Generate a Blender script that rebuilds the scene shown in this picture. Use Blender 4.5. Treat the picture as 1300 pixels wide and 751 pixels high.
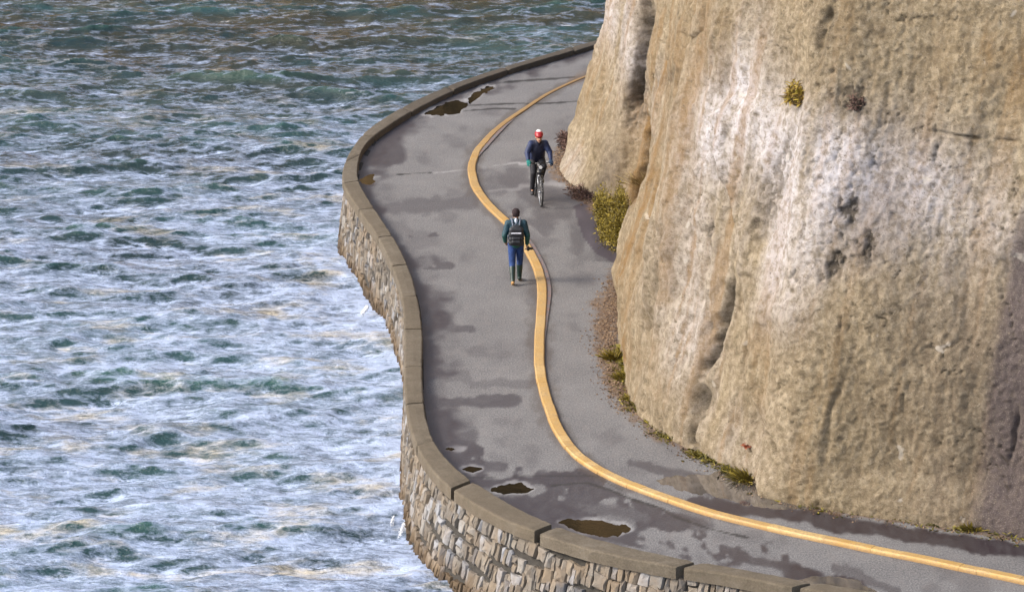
import bpy, bmesh, math, random
import numpy as np
from mathutils import Vector, Matrix

for o in list(bpy.data.objects):
    bpy.data.objects.remove(o)
random.seed(7)
rng = np.random.default_rng(11)
S = bpy.context.scene
COL = S.collection

# ------------------------------------------------------------------ camera
FPX, YH, CH = 5050.0, -1000.0, 22.2          # focal length (px of 1300), horizon row, height above path
TH = math.atan((375.5 - YH) / FPX)
CAMY = -CH / math.tan(TH)
cam = bpy.data.cameras.new('camera')
cam.sensor_fit = 'HORIZONTAL'
cam.sensor_width = 36.0
cam.lens = 36.0 * FPX / 1300.0
cam.clip_start, cam.clip_end = 1.0, 6000.0
camo = bpy.data.objects.new('camera', cam)
camo.location = (0, CAMY, CH)
camo.rotation_euler = (math.pi / 2 - TH, 0, 0)
COL.objects.link(camo)
S.camera = camo

# ------------------------------------------------------------------ light
SUN_EL, SUN_AZ = math.radians(36), math.radians(-104)      # azimuth from +Y, clockwise: over the sea, from the left
w = bpy.data.worlds.new('World')
S.world = w
w.use_nodes = True
wn = w.node_tree
bg = wn.nodes['Background']
sky = wn.nodes.new('ShaderNodeTexSky')
sky.sky_type = 'NISHITA'
sky.sun_disc = False
sky.sun_elevation = SUN_EL
sky.sun_rotation = SUN_AZ
sky.air_density = 1.0
sky.dust_density = 4.0
sky.ozone_density = 2.0
hs = wn.nodes.new('ShaderNodeHueSaturation')
hs.inputs['Saturation'].default_value = 0.72
wn.links.new(sky.outputs[0], hs.inputs['Color'])
wn.links.new(hs.outputs[0], bg.inputs[0])
bg.inputs[1].default_value = 0.15
sd = bpy.data.lights.new('sun', 'SUN')
sd.energy = 1.15
sd.angle = math.radians(14)
sd.color = (1.0, 0.90, 0.75)
so = bpy.data.objects.new('sun', sd)
dirv = Vector((math.sin(SUN_AZ) * math.cos(SUN_EL), math.cos(SUN_AZ) * math.cos(SUN_EL), math.sin(SUN_EL)))
so.rotation_euler = dirv.to_track_quat('Z', 'Y').to_euler()
COL.objects.link(so)
S.view_settings.view_transform = 'Standard'
S.view_settings.look = 'None'
S.view_settings.exposure = 1.12
S.view_settings.gamma = 1.0
S.view_settings.use_curve_mapping = False

# ------------------------------------------------------------------ helpers
Fv = np.array([0, math.cos(TH), -math.sin(TH)])
Uv = np.array([0, math.sin(TH), math.cos(TH)])
C0 = np.array([0, CAMY, CH])


def unp(px, py, z=0.0):
    """photo pixel -> point on the horizontal plane z"""
    d = Fv + np.array([1.0, 0, 0]) * (px - 650) / FPX + Uv * (375.5 - py) / FPX
    t = (z - CH) / d[2]
    return C0 + d * t


def proj(P):
    v = P - C0
    dep = v @ Fv
    return 650 + v[..., 0] / dep * FPX, 375.5 - (v @ Uv) / dep * FPX


def curve(pts, z, n, far=None):
    """smooth plan curve through photo pixels on plane z -> n points, even arc length"""
    P = np.array([unp(a, b, z)[:2] for a, b in pts])
    return resample(catmull(P), n)


def catmull(P, k=24):
    P = np.vstack([2 * P[0] - P[1], P, 2 * P[-1] - P[-2]])
    out = []
    for i in range(1, len(P) - 2):
        p0, p1, p2, p3 = P[i - 1:i + 3]
        d1 = max(np.linalg.norm(p2 - p1), 1e-6)
        t1 = (p2 - p0) / (np.linalg.norm(p1 - p0) + d1) * d1
        t2 = (p3 - p1) / (np.linalg.norm(p3 - p2) + d1) * d1
        for q in range(k):
            t = q / k
            out.append((2*t**3 - 3*t**2 + 1) * p1 + (t**3 - 2*t**2 + t) * t1 + (-2*t**3 + 3*t**2) * p2 + (t**3 - t**2) * t2)
    out.append(P[-2])
    return np.array(out)


def arclen(C):
    return np.concatenate([[0], np.cumsum(np.linalg.norm(np.diff(C, axis=0), axis=1))])


def resample(C, n):
    s = arclen(C)
    t = np.linspace(0, s[-1], n)
    return np.stack([np.interp(t, s, C[:, i]) for i in range(C.shape[1])], 1)


def at_s(C, s, t):
    return np.stack([np.interp(t, s, C[:, i]) for i in range(C.shape[1])], -1)


PERM = rng.permutation(512)
PERM = np.concatenate([PERM, PERM, PERM])
GR = rng.normal(size=(512, 3))
GR /= np.linalg.norm(GR, axis=1)[:, None]


def perlin(x, y, z):
    x, y, z = np.broadcast_arrays(np.asarray(x, float), np.asarray(y, float), np.asarray(z, float))
    xi, yi, zi = np.floor(x).astype(int), np.floor(y).astype(int), np.floor(z).astype(int)
    xf, yf, zf = x - xi, y - yi, z - zi
    u, v, q = [t * t * t * (t * (t * 6 - 15) + 10) for t in (xf, yf, zf)]
    r = np.zeros(x.shape)
    for dx in (0, 1):
        wx = u if dx else 1 - u
        for dy in (0, 1):
            wy = v if dy else 1 - v
            for dz in (0, 1):
                wz = q if dz else 1 - q
                h = PERM[(PERM[(PERM[(xi + dx) & 511] + yi + dy) & 511] + zi + dz) & 511]
                g = GR[h]
                r += wx * wy * wz * (g[..., 0] * (xf - dx) + g[..., 1] * (yf - dy) + g[..., 2] * (zf - dz))
    return r * 1.5


def fbm(x, y, z, oct=4, gain=0.5, lac=2.03):
    r, a = 0, 1.0
    for i in range(oct):
        r = r + a * perlin(x + 17.3 * i, y - 9.1 * i, z + 5.7 * i)
        x, y, z, a = x * lac, y * lac, z * lac, a * gain
    return r


def sstep(a, b, x):
    t = np.clip((x - a) / (b - a), 0, 1)
    return t * t * (3 - 2 * t)


def seg_dist(X, Y, pts):
    """distance in px from (X, Y) to a polyline, and 0..1 along it"""
    best = np.full(X.shape, 1e9)
    par = np.zeros(X.shape)
    n = len(pts) - 1
    for i in range(n):
        ax, ay = pts[i]
        bx, by = pts[i + 1]
        L2 = (bx - ax) ** 2 + (by - ay) ** 2
        t = np.clip(((X - ax) * (bx - ax) + (Y - ay) * (by - ay)) / L2, 0, 1)
        d = np.hypot(X - ax - t * (bx - ax), Y - ay - t * (by - ay))
        m = d < best
        best = np.where(m, d, best)
        par = np.where(m, (i + t) / n, par)
    return best, par


def inpoly(X, Y, pts):
    r = np.zeros(X.shape, bool)
    n = len(pts)
    for i in range(n):
        x1, y1 = pts[i]
        x2, y2 = pts[(i + 1) % n]
        c = ((y1 > Y) != (y2 > Y)) & (X < (x2 - x1) * (Y - y1) / (y2 - y1 + 1e-12) + x1)
        r ^= c
    return r


def blob(X, Y, cx, cy, rx, ry, rot=0.0):
    c, s = math.cos(rot), math.sin(rot)
    a = ((X - cx) * c + (Y - cy) * s) / rx
    b = (-(X - cx) * s + (Y - cy) * c) / ry
    return np.exp(-(a * a + b * b))


def mesh_np(name, V, F, smooth=True):
    """V (n,3), F (m,4) or (m,3) arrays -> mesh"""
    me = bpy.data.meshes.new(name)
    V = np.asarray(V, np.float32)
    F = np.asarray(F, np.int32)
    k = F.shape[1]
    me.vertices.add(len(V))
    me.vertices.foreach_set('co', V.ravel())
    me.loops.add(F.size)
    me.loops.foreach_set('vertex_index', F.ravel())
    me.polygons.add(len(F))
    me.polygons.foreach_set('loop_start', np.arange(0, F.size, k, dtype=np.int32))
    me.polygons.foreach_set('use_smooth', np.full(len(F), smooth))
    me.update()
    me.validate()
    return me


def grid_faces(nu, nv):
    i = np.arange(nu * nv).reshape(nu, nv)
    return np.stack([i[:-1, :-1].ravel(), i[1:, :-1].ravel(), i[1:, 1:].ravel(), i[:-1, 1:].ravel()], 1)


def attr(me, name, A):
    a = me.color_attributes.new(name, 'FLOAT_COLOR', 'POINT')
    B = np.ones((len(me.vertices), 4), np.float32)
    for i, c in enumerate(A):
        B[:, i] = np.asarray(c).ravel()
    a.data.foreach_set('color', B.ravel())


def link(name, me, mat=None, parent=None):
    o = bpy.data.objects.new(name, me)
    COL.objects.link(o)
    if mat is not None:
        me.materials.append(mat)
    if parent is not None:
        o.parent = parent
    return o


def tag(o, label=None, cat=None, group=None, kind=None):
    if label: o['label'] = label
    if cat: o['category'] = cat
    if group: o['group'] = group
    if kind: o['kind'] = kind
    return o


def empty(name, loc=(0, 0, 0), rz=0.0):
    o = bpy.data.objects.new(name, None)
    o.location = loc
    o.rotation_euler = (0, 0, rz)
    o.empty_display_size = 0.2
    COL.objects.link(o)
    return o


# ------------------------------------------------------------------ material helper
class NT:
    def __init__(s, name):
        s.m = bpy.data.materials.new(name)
        s.m.use_nodes = True
        s.t = s.m.node_tree
        s.b = s.t.nodes['Principled BSDF']
        s.out = s.t.nodes['Material Output']

    def n(s, typ, ins=None, **kw):
        nd = s.t.nodes.new(typ)
        for k, v in kw.items():
            setattr(nd, k, v)
        for k, v in (ins or {}).items():
            if isinstance(v, bpy.types.NodeSocket):
                s.t.links.new(v, nd.inputs[k])
            else:
                nd.inputs[k].default_value = v
        return nd

    def coords(s, scale=(1, 1, 1), rot=(0, 0, 0), src='Object'):
        tc = s.n('ShaderNodeTexCoord')
        return s.n('ShaderNodeMapping', {'Vector': tc.outputs[src], 'Scale': scale, 'Rotation': rot}).outputs[0]

    def noise(s, vec, scale, detail=4, rough=0.55, dist=0.0, out='Fac'):
        return s.n('ShaderNodeTexNoise', {'Vector': vec, 'Scale': scale, 'Detail': detail, 'Roughness': rough, 'Distortion': dist}).outputs[out]

    def ramp(s, fac, stops):
        r = s.n('ShaderNodeValToRGB', {'Fac': fac})
        e = r.color_ramp.elements
        while len(e) < len(stops):
            e.new(0.5)
        for q, (p, c) in zip(e, stops):
            q.position = p
            q.color = (*c, 1) if not isinstance(c, (int, float)) else (c, c, c, 1)
        return r.outputs[0]

    def mix(s, f, a, b, blend='MIX'):
        nd = s.n('ShaderNodeMix', data_type='RGBA', blend_type=blend)
        for k, v in ((0, f), (6, a), (7, b)):
            if isinstance(v, bpy.types.NodeSocket):
                s.t.links.new(v, nd.inputs[k])
            elif k == 0:
                nd.inputs[0].default_value = v
            else:
                nd.inputs[k].default_value = (*v, 1) if len(v) == 3 else v
        return nd.outputs[2]

    def math(s, op, a, b=0.0, clamp=False):
        nd = s.n('ShaderNodeMath', operation=op, use_clamp=clamp)
        for i, v in enumerate((a, b)):
            if isinstance(v, bpy.types.NodeSocket):
                s.t.links.new(v, nd.inputs[i])
            else:
                nd.inputs[i].default_value = v
        return nd.outputs[0]

    def attr(s, name):
        a = s.n('ShaderNodeVertexColor', layer_name=name)
        sp = s.n('ShaderNodeSeparateColor', {'Color': a.outputs[0]})
        return sp.outputs[0], sp.outputs[1], sp.outputs[2], a.outputs[1]

    def set(s, **kw):
        for k, v in kw.items():
            k = k.replace('_', ' ')
            if isinstance(v, bpy.types.NodeSocket):
                s.t.links.new(v, s.b.inputs[k])
            else:
                s.b.inputs[k].default_value = (*v, 1) if isinstance(v, tuple) and len(v) == 3 else v
        return s

    def bump(s, h, strength=0.5, dist=0.02):
        bn = s.n('ShaderNodeBump', {'Height': h, 'Strength': strength, 'Distance': dist})
        s.t.links.new(bn.outputs[0], s.b.inputs['Normal'])


def simple(name, col, rough=0.7, var=0.25, scale=30.0, metal=0.0, bump=0.0):
    t = NT(name)
    v = t.coords()
    n = t.noise(v, scale, 3)
    c = t.mix(t.ramp(n, [(0.3, 0.0), (0.7, 1.0)]), tuple(x * (1 - var) for x in col), tuple(min(1, x * (1 + var)) for x in col))
    t.set(Base_Color=c, Roughness=rough, Metallic=metal)
    if bump:
        t.bump(n, bump, 0.01)
    return t.m


# ------------------------------------------------------------------ plan curves read off the photograph
CAPZ = 0.20
WATER = -1.5
CAP = [((1010, 12), (1010, 17)), ((900, 22), (900, 27)), ((820, 34), (820, 39)), ((756, 48), (758, 52.6)), ((730, 55), (733, 60)), ((650, 79), (655, 83)), ((577, 103), (584, 108)),
       ((517, 130), (529, 135)), ((466, 163), (481, 166)), ((446, 189), (464, 182)), ((437, 208), (456, 199)),
       ((435, 230), (455, 227)), ((454, 264), (474, 262)), ((479, 300), (498, 298)), ((497, 336), (517, 334)),
       ((509, 374), (529, 373)), ((513, 417), (536, 417)), ((513, 464), (536, 464)), ((514, 500), (537, 499)),
       ((518, 530), (541, 528)), ((528, 563), (550, 557)), ((542, 588), (567, 582)), ((568, 616), (594, 606)),
       ((607, 642), (631, 630)), ((640, 659), (663, 648)), ((679, 674), (703, 665)), ((738, 693), (762, 684)),
       ((785, 704), (809, 696)), ((851, 717), (876, 710)), ((930, 730), (955, 724)), ((998, 743), (1023, 737)),
       ((1100, 760), (1125, 754)), ((1250, 785), (1275, 779)), ((1450, 818), (1475, 812))]
KC = 900
_co = catmull(np.array([unp(*a, CAPZ)[:2] for a, b in CAP]))
_ci = catmull(np.array([unp(*b, CAPZ)[:2] for a, b in CAP]))
_cm = 0.5 * (_co + _ci)
_s = arclen(_cm)
CS = np.linspace(0, _s[-1], KC)                     # arc length along the parapet
CAPO, CAPI = at_s(_co, _s, CS), at_s(_ci, _s, CS)
for _ in range(10):
    for A in (CAPO, CAPI):
        A[1:-1] = 0.25 * A[:-2] + 0.5 * A[1:-1] + 0.25 * A[2:]
CAPM = 0.5 * (CAPO + CAPI)
CT = np.gradient(CAPM, axis=0)
CT /= np.linalg.norm(CT, axis=1)[:, None]
CN = np.stack([CT[:, 1], -CT[:, 0]], 1)             # outward (sea side)
if ((CAPO - CAPI) * CN).sum() < 0:
    CN = -CN
for _ in range(30):
    CN[1:-1] = 0.25 * CN[:-2] + 0.5 * CN[1:-1] + 0.25 * CN[2:]
CN /= np.linalg.norm(CN, axis=1)[:, None]

FOOT = [(1500, 70), (1150, 84), (900, 104), (800, 128), (748, 158), (722, 188), (711, 208), (713, 221), (725, 234), (745, 247), (767, 255), (797, 261),
        (828, 279), (824, 303), (803, 333), (790, 368), (784, 405), (786, 435), (793, 467), (803, 500), (815, 525),
        (835, 545), (860, 562), (900, 583), (940, 602), (960, 613), (978, 628), (1030, 643), (1100, 655), (1190, 668),
        (1300, 684), (1500, 715), (1750, 760)]
FC = catmull(np.array([unp(*p, 0)[:2] for p in FOOT]))

KERB = [(900, 60), (820, 72), (760, 88), (726, 101), (697, 115), (681, 125), (665, 136), (644, 150), (628, 163), (615, 177), (606, 188), (602, 197), (599, 208),
        (600, 221), (605, 236), (614, 249), (625, 262), (637, 273), (655, 291), (668, 309), (677, 325), (684, 341), (688, 360), (688, 381), (686, 408), (685, 434),
        (685, 461), (689, 485), (695, 506), (704, 532), (717, 556), (736, 577), (760, 593), (792, 609), (824, 621), (866, 636),
        (906, 649), (960, 662), (1012, 674), (1065, 685), (1117, 696), (1169, 706), (1221, 717), (1297, 733), (1450, 765), (1600, 795)]

# ================================================================== SEA
def build_sea():
    N, L = 1024, 96.0
    k = 2 * math.pi * np.fft.fftfreq(N, L / N)
    KX, KY = np.meshgrid(k, k, indexing='ij')
    K = np.hypot(KX, KY)
    K[0, 0] = 1
    wd = np.array([0.12, -0.99])
    cosd = (KX * wd[0] + KY * wd[1]) / K
    kp = 2 * math.pi / 6.0
    spec = np.exp(-1.0 * (kp / K) ** 2) * K ** -3.4 * (0.05 + np.clip(np.abs(cosd), 0, 1) ** 7) * np.exp(-(K * 0.035) ** 2)
    spec[0, 0] = 0
    ph = rng.normal(size=(N, N)) + 1j * rng.normal(size=(N, N))
    Hk = np.sqrt(spec) * ph
    h = np.fft.ifft2(Hk).real
    sc = 0.074 / h.std()
    Hk *= sc
    h *= sc
    dx = np.fft.ifft2(-1j * KX / K * Hk).real
    dy = np.fft.ifft2(-1j * KY / K * Hk).real
    jac = 1 + 1.1 * (np.gradient(dx, L / N, axis=0) + np.gradient(dy, L / N, axis=1))
    c = L / N
    nx, ny = int(30 / c), int(90 / c)
    x0, y0 = -21.0, -27.0
    X, Y = np.meshgrid(x0 + np.arange(nx) * c, y0 + np.arange(ny) * c, indexing='ij')
    # sharper, steeper crests
    hh = h[:nx, :ny]
    hh = hh + 0.9 * np.clip(hh, 0, None) ** 2
    V = np.stack([X - 1.05 * dx[:nx, :ny], Y - 1.05 * dy[:nx, :ny], WATER + hh], -1).reshape(-1, 3)
    F = grid_faces(nx, ny)
    foam = sstep(0.75, 0.2, jac[:nx, :ny])
    # shore agitation: distance to the wall foot
    capx = np.interp(Y.ravel(), CAPO[::-1, 1], CAPO[::-1, 0]).reshape(X.shape)
    shore = (0.35 * sstep(9.0, 0.2, np.abs(X - capx)) + 0.65 * sstep(1.1, 0.3, np.abs(X - capx) + 0.5 * fbm(X / .8, Y / 1.5, 3.3, 3))) * (X < capx + 0.5)
    crest = sstep(0.05, 0.32, hh)
    slope = sstep(0.10, 0.52, np.gradient(hh, c, axis=1) + 0.15 * np.gradient(hh, c, axis=0))
    n0 = len(V)
    # the rest of the sea, out to the horizon
    R = 4000.0
    B = np.array([[x0, y0], [x0 + nx * c - c, y0], [x0 + nx * c - c, y0 + ny * c - c], [x0, y0 + ny * c - c]])
    O = np.array([[-R, -R], [R, -R], [R, R], [-R, R]])
    V = np.vstack([V, np.c_[B, np.full(4, WATER - 0.02)], np.c_[O, np.full(4, WATER - 0.02)]])
    F = np.vstack([F, [[n0 + i, n0 + 4 + i, n0 + 4 + (i + 1) % 4, n0 + (i + 1) % 4] for i in range(4)]])
    me = mesh_np('sea', V, F)
    z8 = np.zeros(8)
    attr(me, 'mask', [np.r_[foam.ravel(), z8], np.r_[shore.ravel(), z8], np.r_[crest.ravel(), z8], np.r_[slope.ravel(), z8]])
    t = NT('sea_water')
    fo, sh, cr, _ = t.attr('mask')
    sl = _
    v = t.coords((0.55, 1, 1), (0, 0, -0.12))
    v2 = t.coords((0.45, 1, 1), (0, 0, 0.10))
    n1 = t.noise(v, 1.2, 7, 0.70, 0.1)
    n2 = t.noise(v2, 6.0, 5, 0.78, 0.4)
    n3 = t.noise(v, 0.16, 3, 0.5)
    # broken foam plus sky reflection painted into the colour, strongest on the near side
    ysep = t.n('ShaderNodeSeparateXYZ', {'Vector': t.n('ShaderNodeTexCoord').outputs['Object']}).outputs[1]
    near = t.n('ShaderNodeMapRange', {'Value': ysep, 'From Min': 40.0, 'From Max': 6.0, 'To Min': -0.135, 'To Max': 0.04}).outputs[0]
    f0 = t.math('ADD', t.math('MULTIPLY', n1, 0.55), t.math('MULTIPLY', n2, 0.85))
    f0 = t.math('SUBTRACT', f0, 0.20)
    f0 = t.math('ADD', t.math('ADD', f0, near), t.math('MULTIPLY', sh, 0.10))
    f0 = t.math('SUBTRACT', f0, t.math('MULTIPLY', sl, 0.19))  # less film on faces towards the viewer: their dimmer reflection, painted in
    amt = t.ramp(f0, [(0.35, 0.0), (0.50, 0.42), (0.68, 0.95)])
    amt = t.math('ADD', amt, t.math('MULTIPLY', fo, t.ramp(n2, [(0.4, 0.0), (0.6, 0.9)])), True)
    deep = t.mix(t.ramp(n3, [(0.4, 0.0), (0.62, 1.0)]), (0.008, 0.025, 0.026), (0.022, 0.062, 0.064))
    deep = t.mix(t.math('MULTIPLY', cr, 0.6), deep, (0.04, 0.125, 0.10))
    fary = t.n('ShaderNodeMapRange', {'Value': ysep, 'From Min': 14.0, 'From Max': 38.0}).outputs[0]
    headland_refl = t.ramp(t.noise(t.coords((0.35, 1, 1)), 0.45, 5, 0.65), [(0.42, 0.0), (0.58, 1.0)])
    deep = t.mix(t.math('MULTIPLY', t.math('MULTIPLY', fary, headland_refl), 0.7), deep, (0.042, 0.034, 0.014))  # far water browned: reflection of the headland painted into the colour
    film = t.mix(t.ramp(t.noise(v, 0.9, 5, 0.65), [(0.54, 0.0), (0.70, 1.0)]), (0.46, 0.545, 0.74), (0.58, 0.52, 0.42))  # tan patches: reflection of the cliff painted into the film
    col = t.mix(amt, deep, film)
    rgh = t.n('ShaderNodeMapRange', {'Value': amt, 'To Min': 0.08, 'To Max': 0.4}).outputs[0]
    t.set(Base_Color=col, Roughness=rgh, IOR=1.40)
    hsum = t.math('ADD', t.math('MULTIPLY', n1, 1.0), t.math('MULTIPLY', n2, 0.35))
    n4 = t.noise(t.coords((0.8, 1, 1)), 14.0, 3, 0.6, 0.2)
    hsum = t.math('ADD', hsum, t.math('MULTIPLY', n4, 0.16))
    t.bump(hsum, 1.0, 0.13)
    o = link('sea', me, t.m)
    tag(o, 'choppy blue-green sea with foam beside the wall', 'sea', kind='structure')


build_sea()


# ================================================================== HEADLAND beyond the bay (outside the picture, mirrored in water and puddles)
def build_headland():
    nx, ny = 160, 60
    X, Y = np.meshgrid(np.linspace(-170, 150, nx), np.linspace(92, 200, ny), indexing='ij')
    edge = 100 + 9 * fbm(X / 40, 3.3, 1.7, 3) + np.clip(-X - 60, 0, None) * 0.35
    z = -4 + 62 * sstep(0, 26, Y - edge) * (1 + 0.25 * fbm(X / 30, Y / 30, 2.2, 3)) + 3.0 * fbm(X / 6, Y / 6, 0.5, 3) * sstep(0, 8, Y - edge)
    me = mesh_np('headland', np.stack([X, Y, z], -1).reshape(-1, 3), grid_faces(nx, ny))
    t = NT('headland_woods')
    v = t.coords()
    c = t.ramp(t.noise(v, 0.12, 6, 0.65), [(0.38, (0.05, 0.035, 0.014)), (0.5, (0.22, 0.14, 0.06)), (0.62, (0.48, 0.30, 0.13))])
    t.set(Base_Color=c, Roughness=0.95)
    t.bump(t.noise(v, 0.5, 5), 1.0, 1.5)
    tag(link('headland', me, t.m), 'wooded headland across the bay', 'headland', kind='structure')


build_headland()


# ================================================================== PATH
PUD = [([(625, 621), (636, 615), (646, 612), (664, 613), (678, 620), (668, 624), (640, 625)], 'angular dark puddle between the parapet and the yellow kerb'),
       ([(707, 661), (722, 657), (745, 659), (772, 661), (796, 666), (802, 671), (784, 678), (760, 680), (738, 675), (722, 668)], 'long dark puddle against the parapet in the foreground'),
       ([(538, 145), (556, 134), (575, 128), (592, 129), (594, 134), (583, 142), (560, 146)], 'brown puddle at the far bend of the parapet'),
       ([(592, 129), (600, 121), (611, 111), (626, 109), (629, 112), (610, 121), (597, 131)], 'narrow puddle running up from the brown one'),
       ([(566, 569), (576, 567), (588, 569), (578, 572)], 'small puddle, the farther of two below the parapet bend'),
       ([(588, 595), (597, 592), (611, 594), (600, 598)], 'small puddle, the nearer of two below the parapet bend'),
       ([(833, 610), (858, 604), (890, 600), (925, 597), (968, 612), (985, 628), (1035, 643), (1005, 646), (950, 640), (900, 628), (866, 621)], 'broad shallow puddle mirroring the foot of the cliff'),
       ([(1006, 739), (1030, 730), (1066, 731), (1100, 742), (1130, 758), (1070, 762), (1030, 752)], 'puddle at the bottom edge beside the end of the parapet'),
       ([(458, 228), (468, 223), (476, 221), (472, 228), (478, 232), (464, 237)], 'thin puddle at the parapet by the pale seam')]
PUDPX = [p for p, _ in PUD]


def build_path():
    ya, yb = unp(650, 820)[1], unp(650, 6)[1]
    cx, cy = 0.045, 0.085
    xs, ys = np.arange(-5.0, 13.5, cx), np.arange(ya, yb, cy)
    X, Y = np.meshgrid(xs, ys, indexing='ij')
    nu, nv = X.shape
    capm = np.interp(Y, CAPM[::-1, 1], CAPM[::-1, 0])
    capi = np.interp(Y, CAPI[::-1, 1], CAPI[::-1, 0])
    foot = np.interp(Y, FC[::-1, 1], FC[::-1, 0])
    Z = 0.0035 * fbm(X / 0.5, Y / 0.9, 0.3, 4, 0.6)
    F = grid_faces(nu, nv)
    keep = (X > capm - 0.02).ravel()[F].all(1) & (X < foot + 1.6).ravel()[F].any(1)
    F = F[keep]
    PX, PY = proj(np.stack([X, Y, 0 * X], -1))
    for pp in PUDPX:
        d, p = seg_dist(PX, PY, pp + pp[:1])
        ins_ = inpoly(PX, PY, pp)
        Z = Z - 0.013 * sstep(-2.0, 4.0, np.where(ins_, d, -d) + 3.5 * fbm(X / 0.22, Y / 0.6, 1.9, 4, 0.6) + 1.0)
    nz = fbm(X / 0.9, Y / 1.8, 7.7, 4)
    nf = fbm(X / 0.25, Y / 0.8, 2.7, 4)
    ds = X - capi                                                # metres from the parapet (roughly, across)
    wet = sstep(0.75, 0.05, ds + 0.7 * nz) * 0.9  # dark strip by the parapet: damp and contact shadow painted together
    # wet bands washed out from the parapet joints
    for (ax, ay, bx, by, wd, k) in [(455, 200, 500, 196, 16, .6), (520, 300, 556, 299, 3, .55), (535, 342, 575, 338, 3, .5), (540, 417, 598, 417, 4, .45), (540, 512, 655, 508, 7, .55),
                                    (500, 265, 600, 255, 12, .35), (545, 480, 590, 478, 8, .25), (600, 487, 690, 487, 5, .25),
                                    (545, 555, 600, 556, 8, .5), (560, 590, 640, 592, 10, .55), (600, 615, 760, 605, 9, .7), (640, 640, 720, 655, 18, .7), (720, 625, 800, 620, 6, .35),
                                    (730, 640, 900, 668, 12, .5), (930, 705, 1010, 722, 8, .6), (1000, 725, 1090, 745, 9, .75), (1060, 720, 1140, 750, 5, .4),
                                    (880, 640, 1040, 655, 9, .75), (1040, 660, 1320, 705, 9, .85), (800, 588, 850, 598, 7, .5), (850, 600, 930, 625, 10, .5), (640, 228, 700, 250, 14, .4), (700, 240, 740, 262, 10, .3),
                                    (600, 240, 640, 236, 9, .25)]:
        d, p = seg_dist(PX, PY, [(ax, ay), (bx, by)])
        d = d + 6 * nz + 4.0 * nf
        wet = np.maximum(wet, min(1, k * 1.3) * sstep(wd * 1.05, wd * 0.62, d))
    wet = np.maximum(wet, 0.30 * sstep(0.0, 0.5, nz - 0.12))
    low = inpoly(PX, PY, [(536, 545), (600, 560), (650, 590), (720, 600), (800, 632), (900, 664), (1000, 690), (1010, 740), (880, 712), (700, 668), (590, 610), (545, 570)]).astype(float)
    wet = np.maximum(wet, low * sstep(0.16, 0.0, nz + 0.35 * nf) * 0.85)
    lane = inpoly(PX, PY, [(606, 215), (690, 212), (740, 240), (790, 290), (800, 335), (740, 330), (690, 300), (640, 258)]).astype(float)
    wet = np.maximum(wet, lane * sstep(0.35, -0.2, perlin(X / 0.45, Y / 2.6, 5.0) + 0.3 * nf) * 0.5)
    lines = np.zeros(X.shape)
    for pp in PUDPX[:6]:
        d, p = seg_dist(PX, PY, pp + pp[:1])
        lines -= 0.5 * sstep(3.4, 1.2, d + 3.0 * nf) * sstep(-.5, .3, nz + .2)  # pale puddle rims: sky sheen at the water's edge painted on the asphalt
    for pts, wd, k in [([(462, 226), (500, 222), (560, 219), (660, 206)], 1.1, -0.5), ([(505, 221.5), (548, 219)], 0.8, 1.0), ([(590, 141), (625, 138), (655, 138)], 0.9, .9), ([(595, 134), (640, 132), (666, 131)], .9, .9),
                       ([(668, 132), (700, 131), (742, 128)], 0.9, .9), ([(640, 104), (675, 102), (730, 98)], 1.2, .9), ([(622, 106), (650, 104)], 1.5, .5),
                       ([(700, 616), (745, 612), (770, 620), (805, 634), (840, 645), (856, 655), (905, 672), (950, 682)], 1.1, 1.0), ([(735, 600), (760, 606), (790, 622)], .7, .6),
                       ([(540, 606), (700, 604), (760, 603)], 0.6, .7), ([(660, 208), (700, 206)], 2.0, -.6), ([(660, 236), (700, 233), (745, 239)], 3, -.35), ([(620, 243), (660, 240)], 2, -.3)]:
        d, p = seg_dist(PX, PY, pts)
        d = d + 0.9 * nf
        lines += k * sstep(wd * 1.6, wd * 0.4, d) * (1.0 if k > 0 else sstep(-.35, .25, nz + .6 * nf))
    # aged tar patch beside the bush
    patch = inpoly(PX, PY, [(728, 262), (748, 252), (775, 270), (810, 290), (812, 331), (778, 333), (757, 322), (740, 300), (733, 280)]).astype(float)
    patch2 = sstep(12, 7, np.abs(PY - (150 + 0 * PX)) + 7 * nf) * 0
    # soil and litter washed from the cliff
    df = foot - X
    q, p = seg_dist(PX, PY, [(790, 355), (772, 395), (768, 430), (780, 470), (800, 510)])
    dirt = sstep(22, 6, q + 12 * nz + 9 * perlin(X / 1.4, Y / 0.16, 3.1)) * (PX > 730)
    dirt = np.maximum(dirt, 0.85 * sstep(0.35, 0.12, df + 0.25 * nf))
    q, p = seg_dist(PX, PY, [(738, 172), (722, 190), (712, 212), (728, 238), (755, 258)])
    dirt = np.maximum(dirt, sstep(13, 4, q + 8 * nf))
    q, p = seg_dist(PX, PY, [(750, 92), (725, 104)])
    dirt = np.maximum(dirt, 0.5 * sstep(9, 3, q + 5 * nf))
    kx = catmull(np.array([unp(*p, 0.075)[:2] for p in KERB]))
    kd = np.abs(X - np.interp(Y, kx[::-1, 1], kx[::-1, 0]))
    grime = sstep(0.34, 0.12, kd + 0.14 * nf) * 0.6
    me = mesh_np('path', np.stack([X, Y, Z], -1).reshape(-1, 3), F)
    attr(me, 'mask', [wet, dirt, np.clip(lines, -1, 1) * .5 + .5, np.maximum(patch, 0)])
    attr(me, 'mask2', [grime, nz * .5 + .5, nf * .5 + .5])
    t = NT('asphalt')
    wt, dt, ln, pa = t.attr('mask')
    gr, g2, g3, _ = t.attr('mask2')
    v = t.coords()
    n1 = t.noise(v, 0.55, 6, 0.6)
    n2 = t.noise(t.coords((1, 0.5, 1)), 34, 4, 0.75)
    n3 = t.noise(t.coords((1, 0.3, 1)), 5, 5, 0.7)
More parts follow.
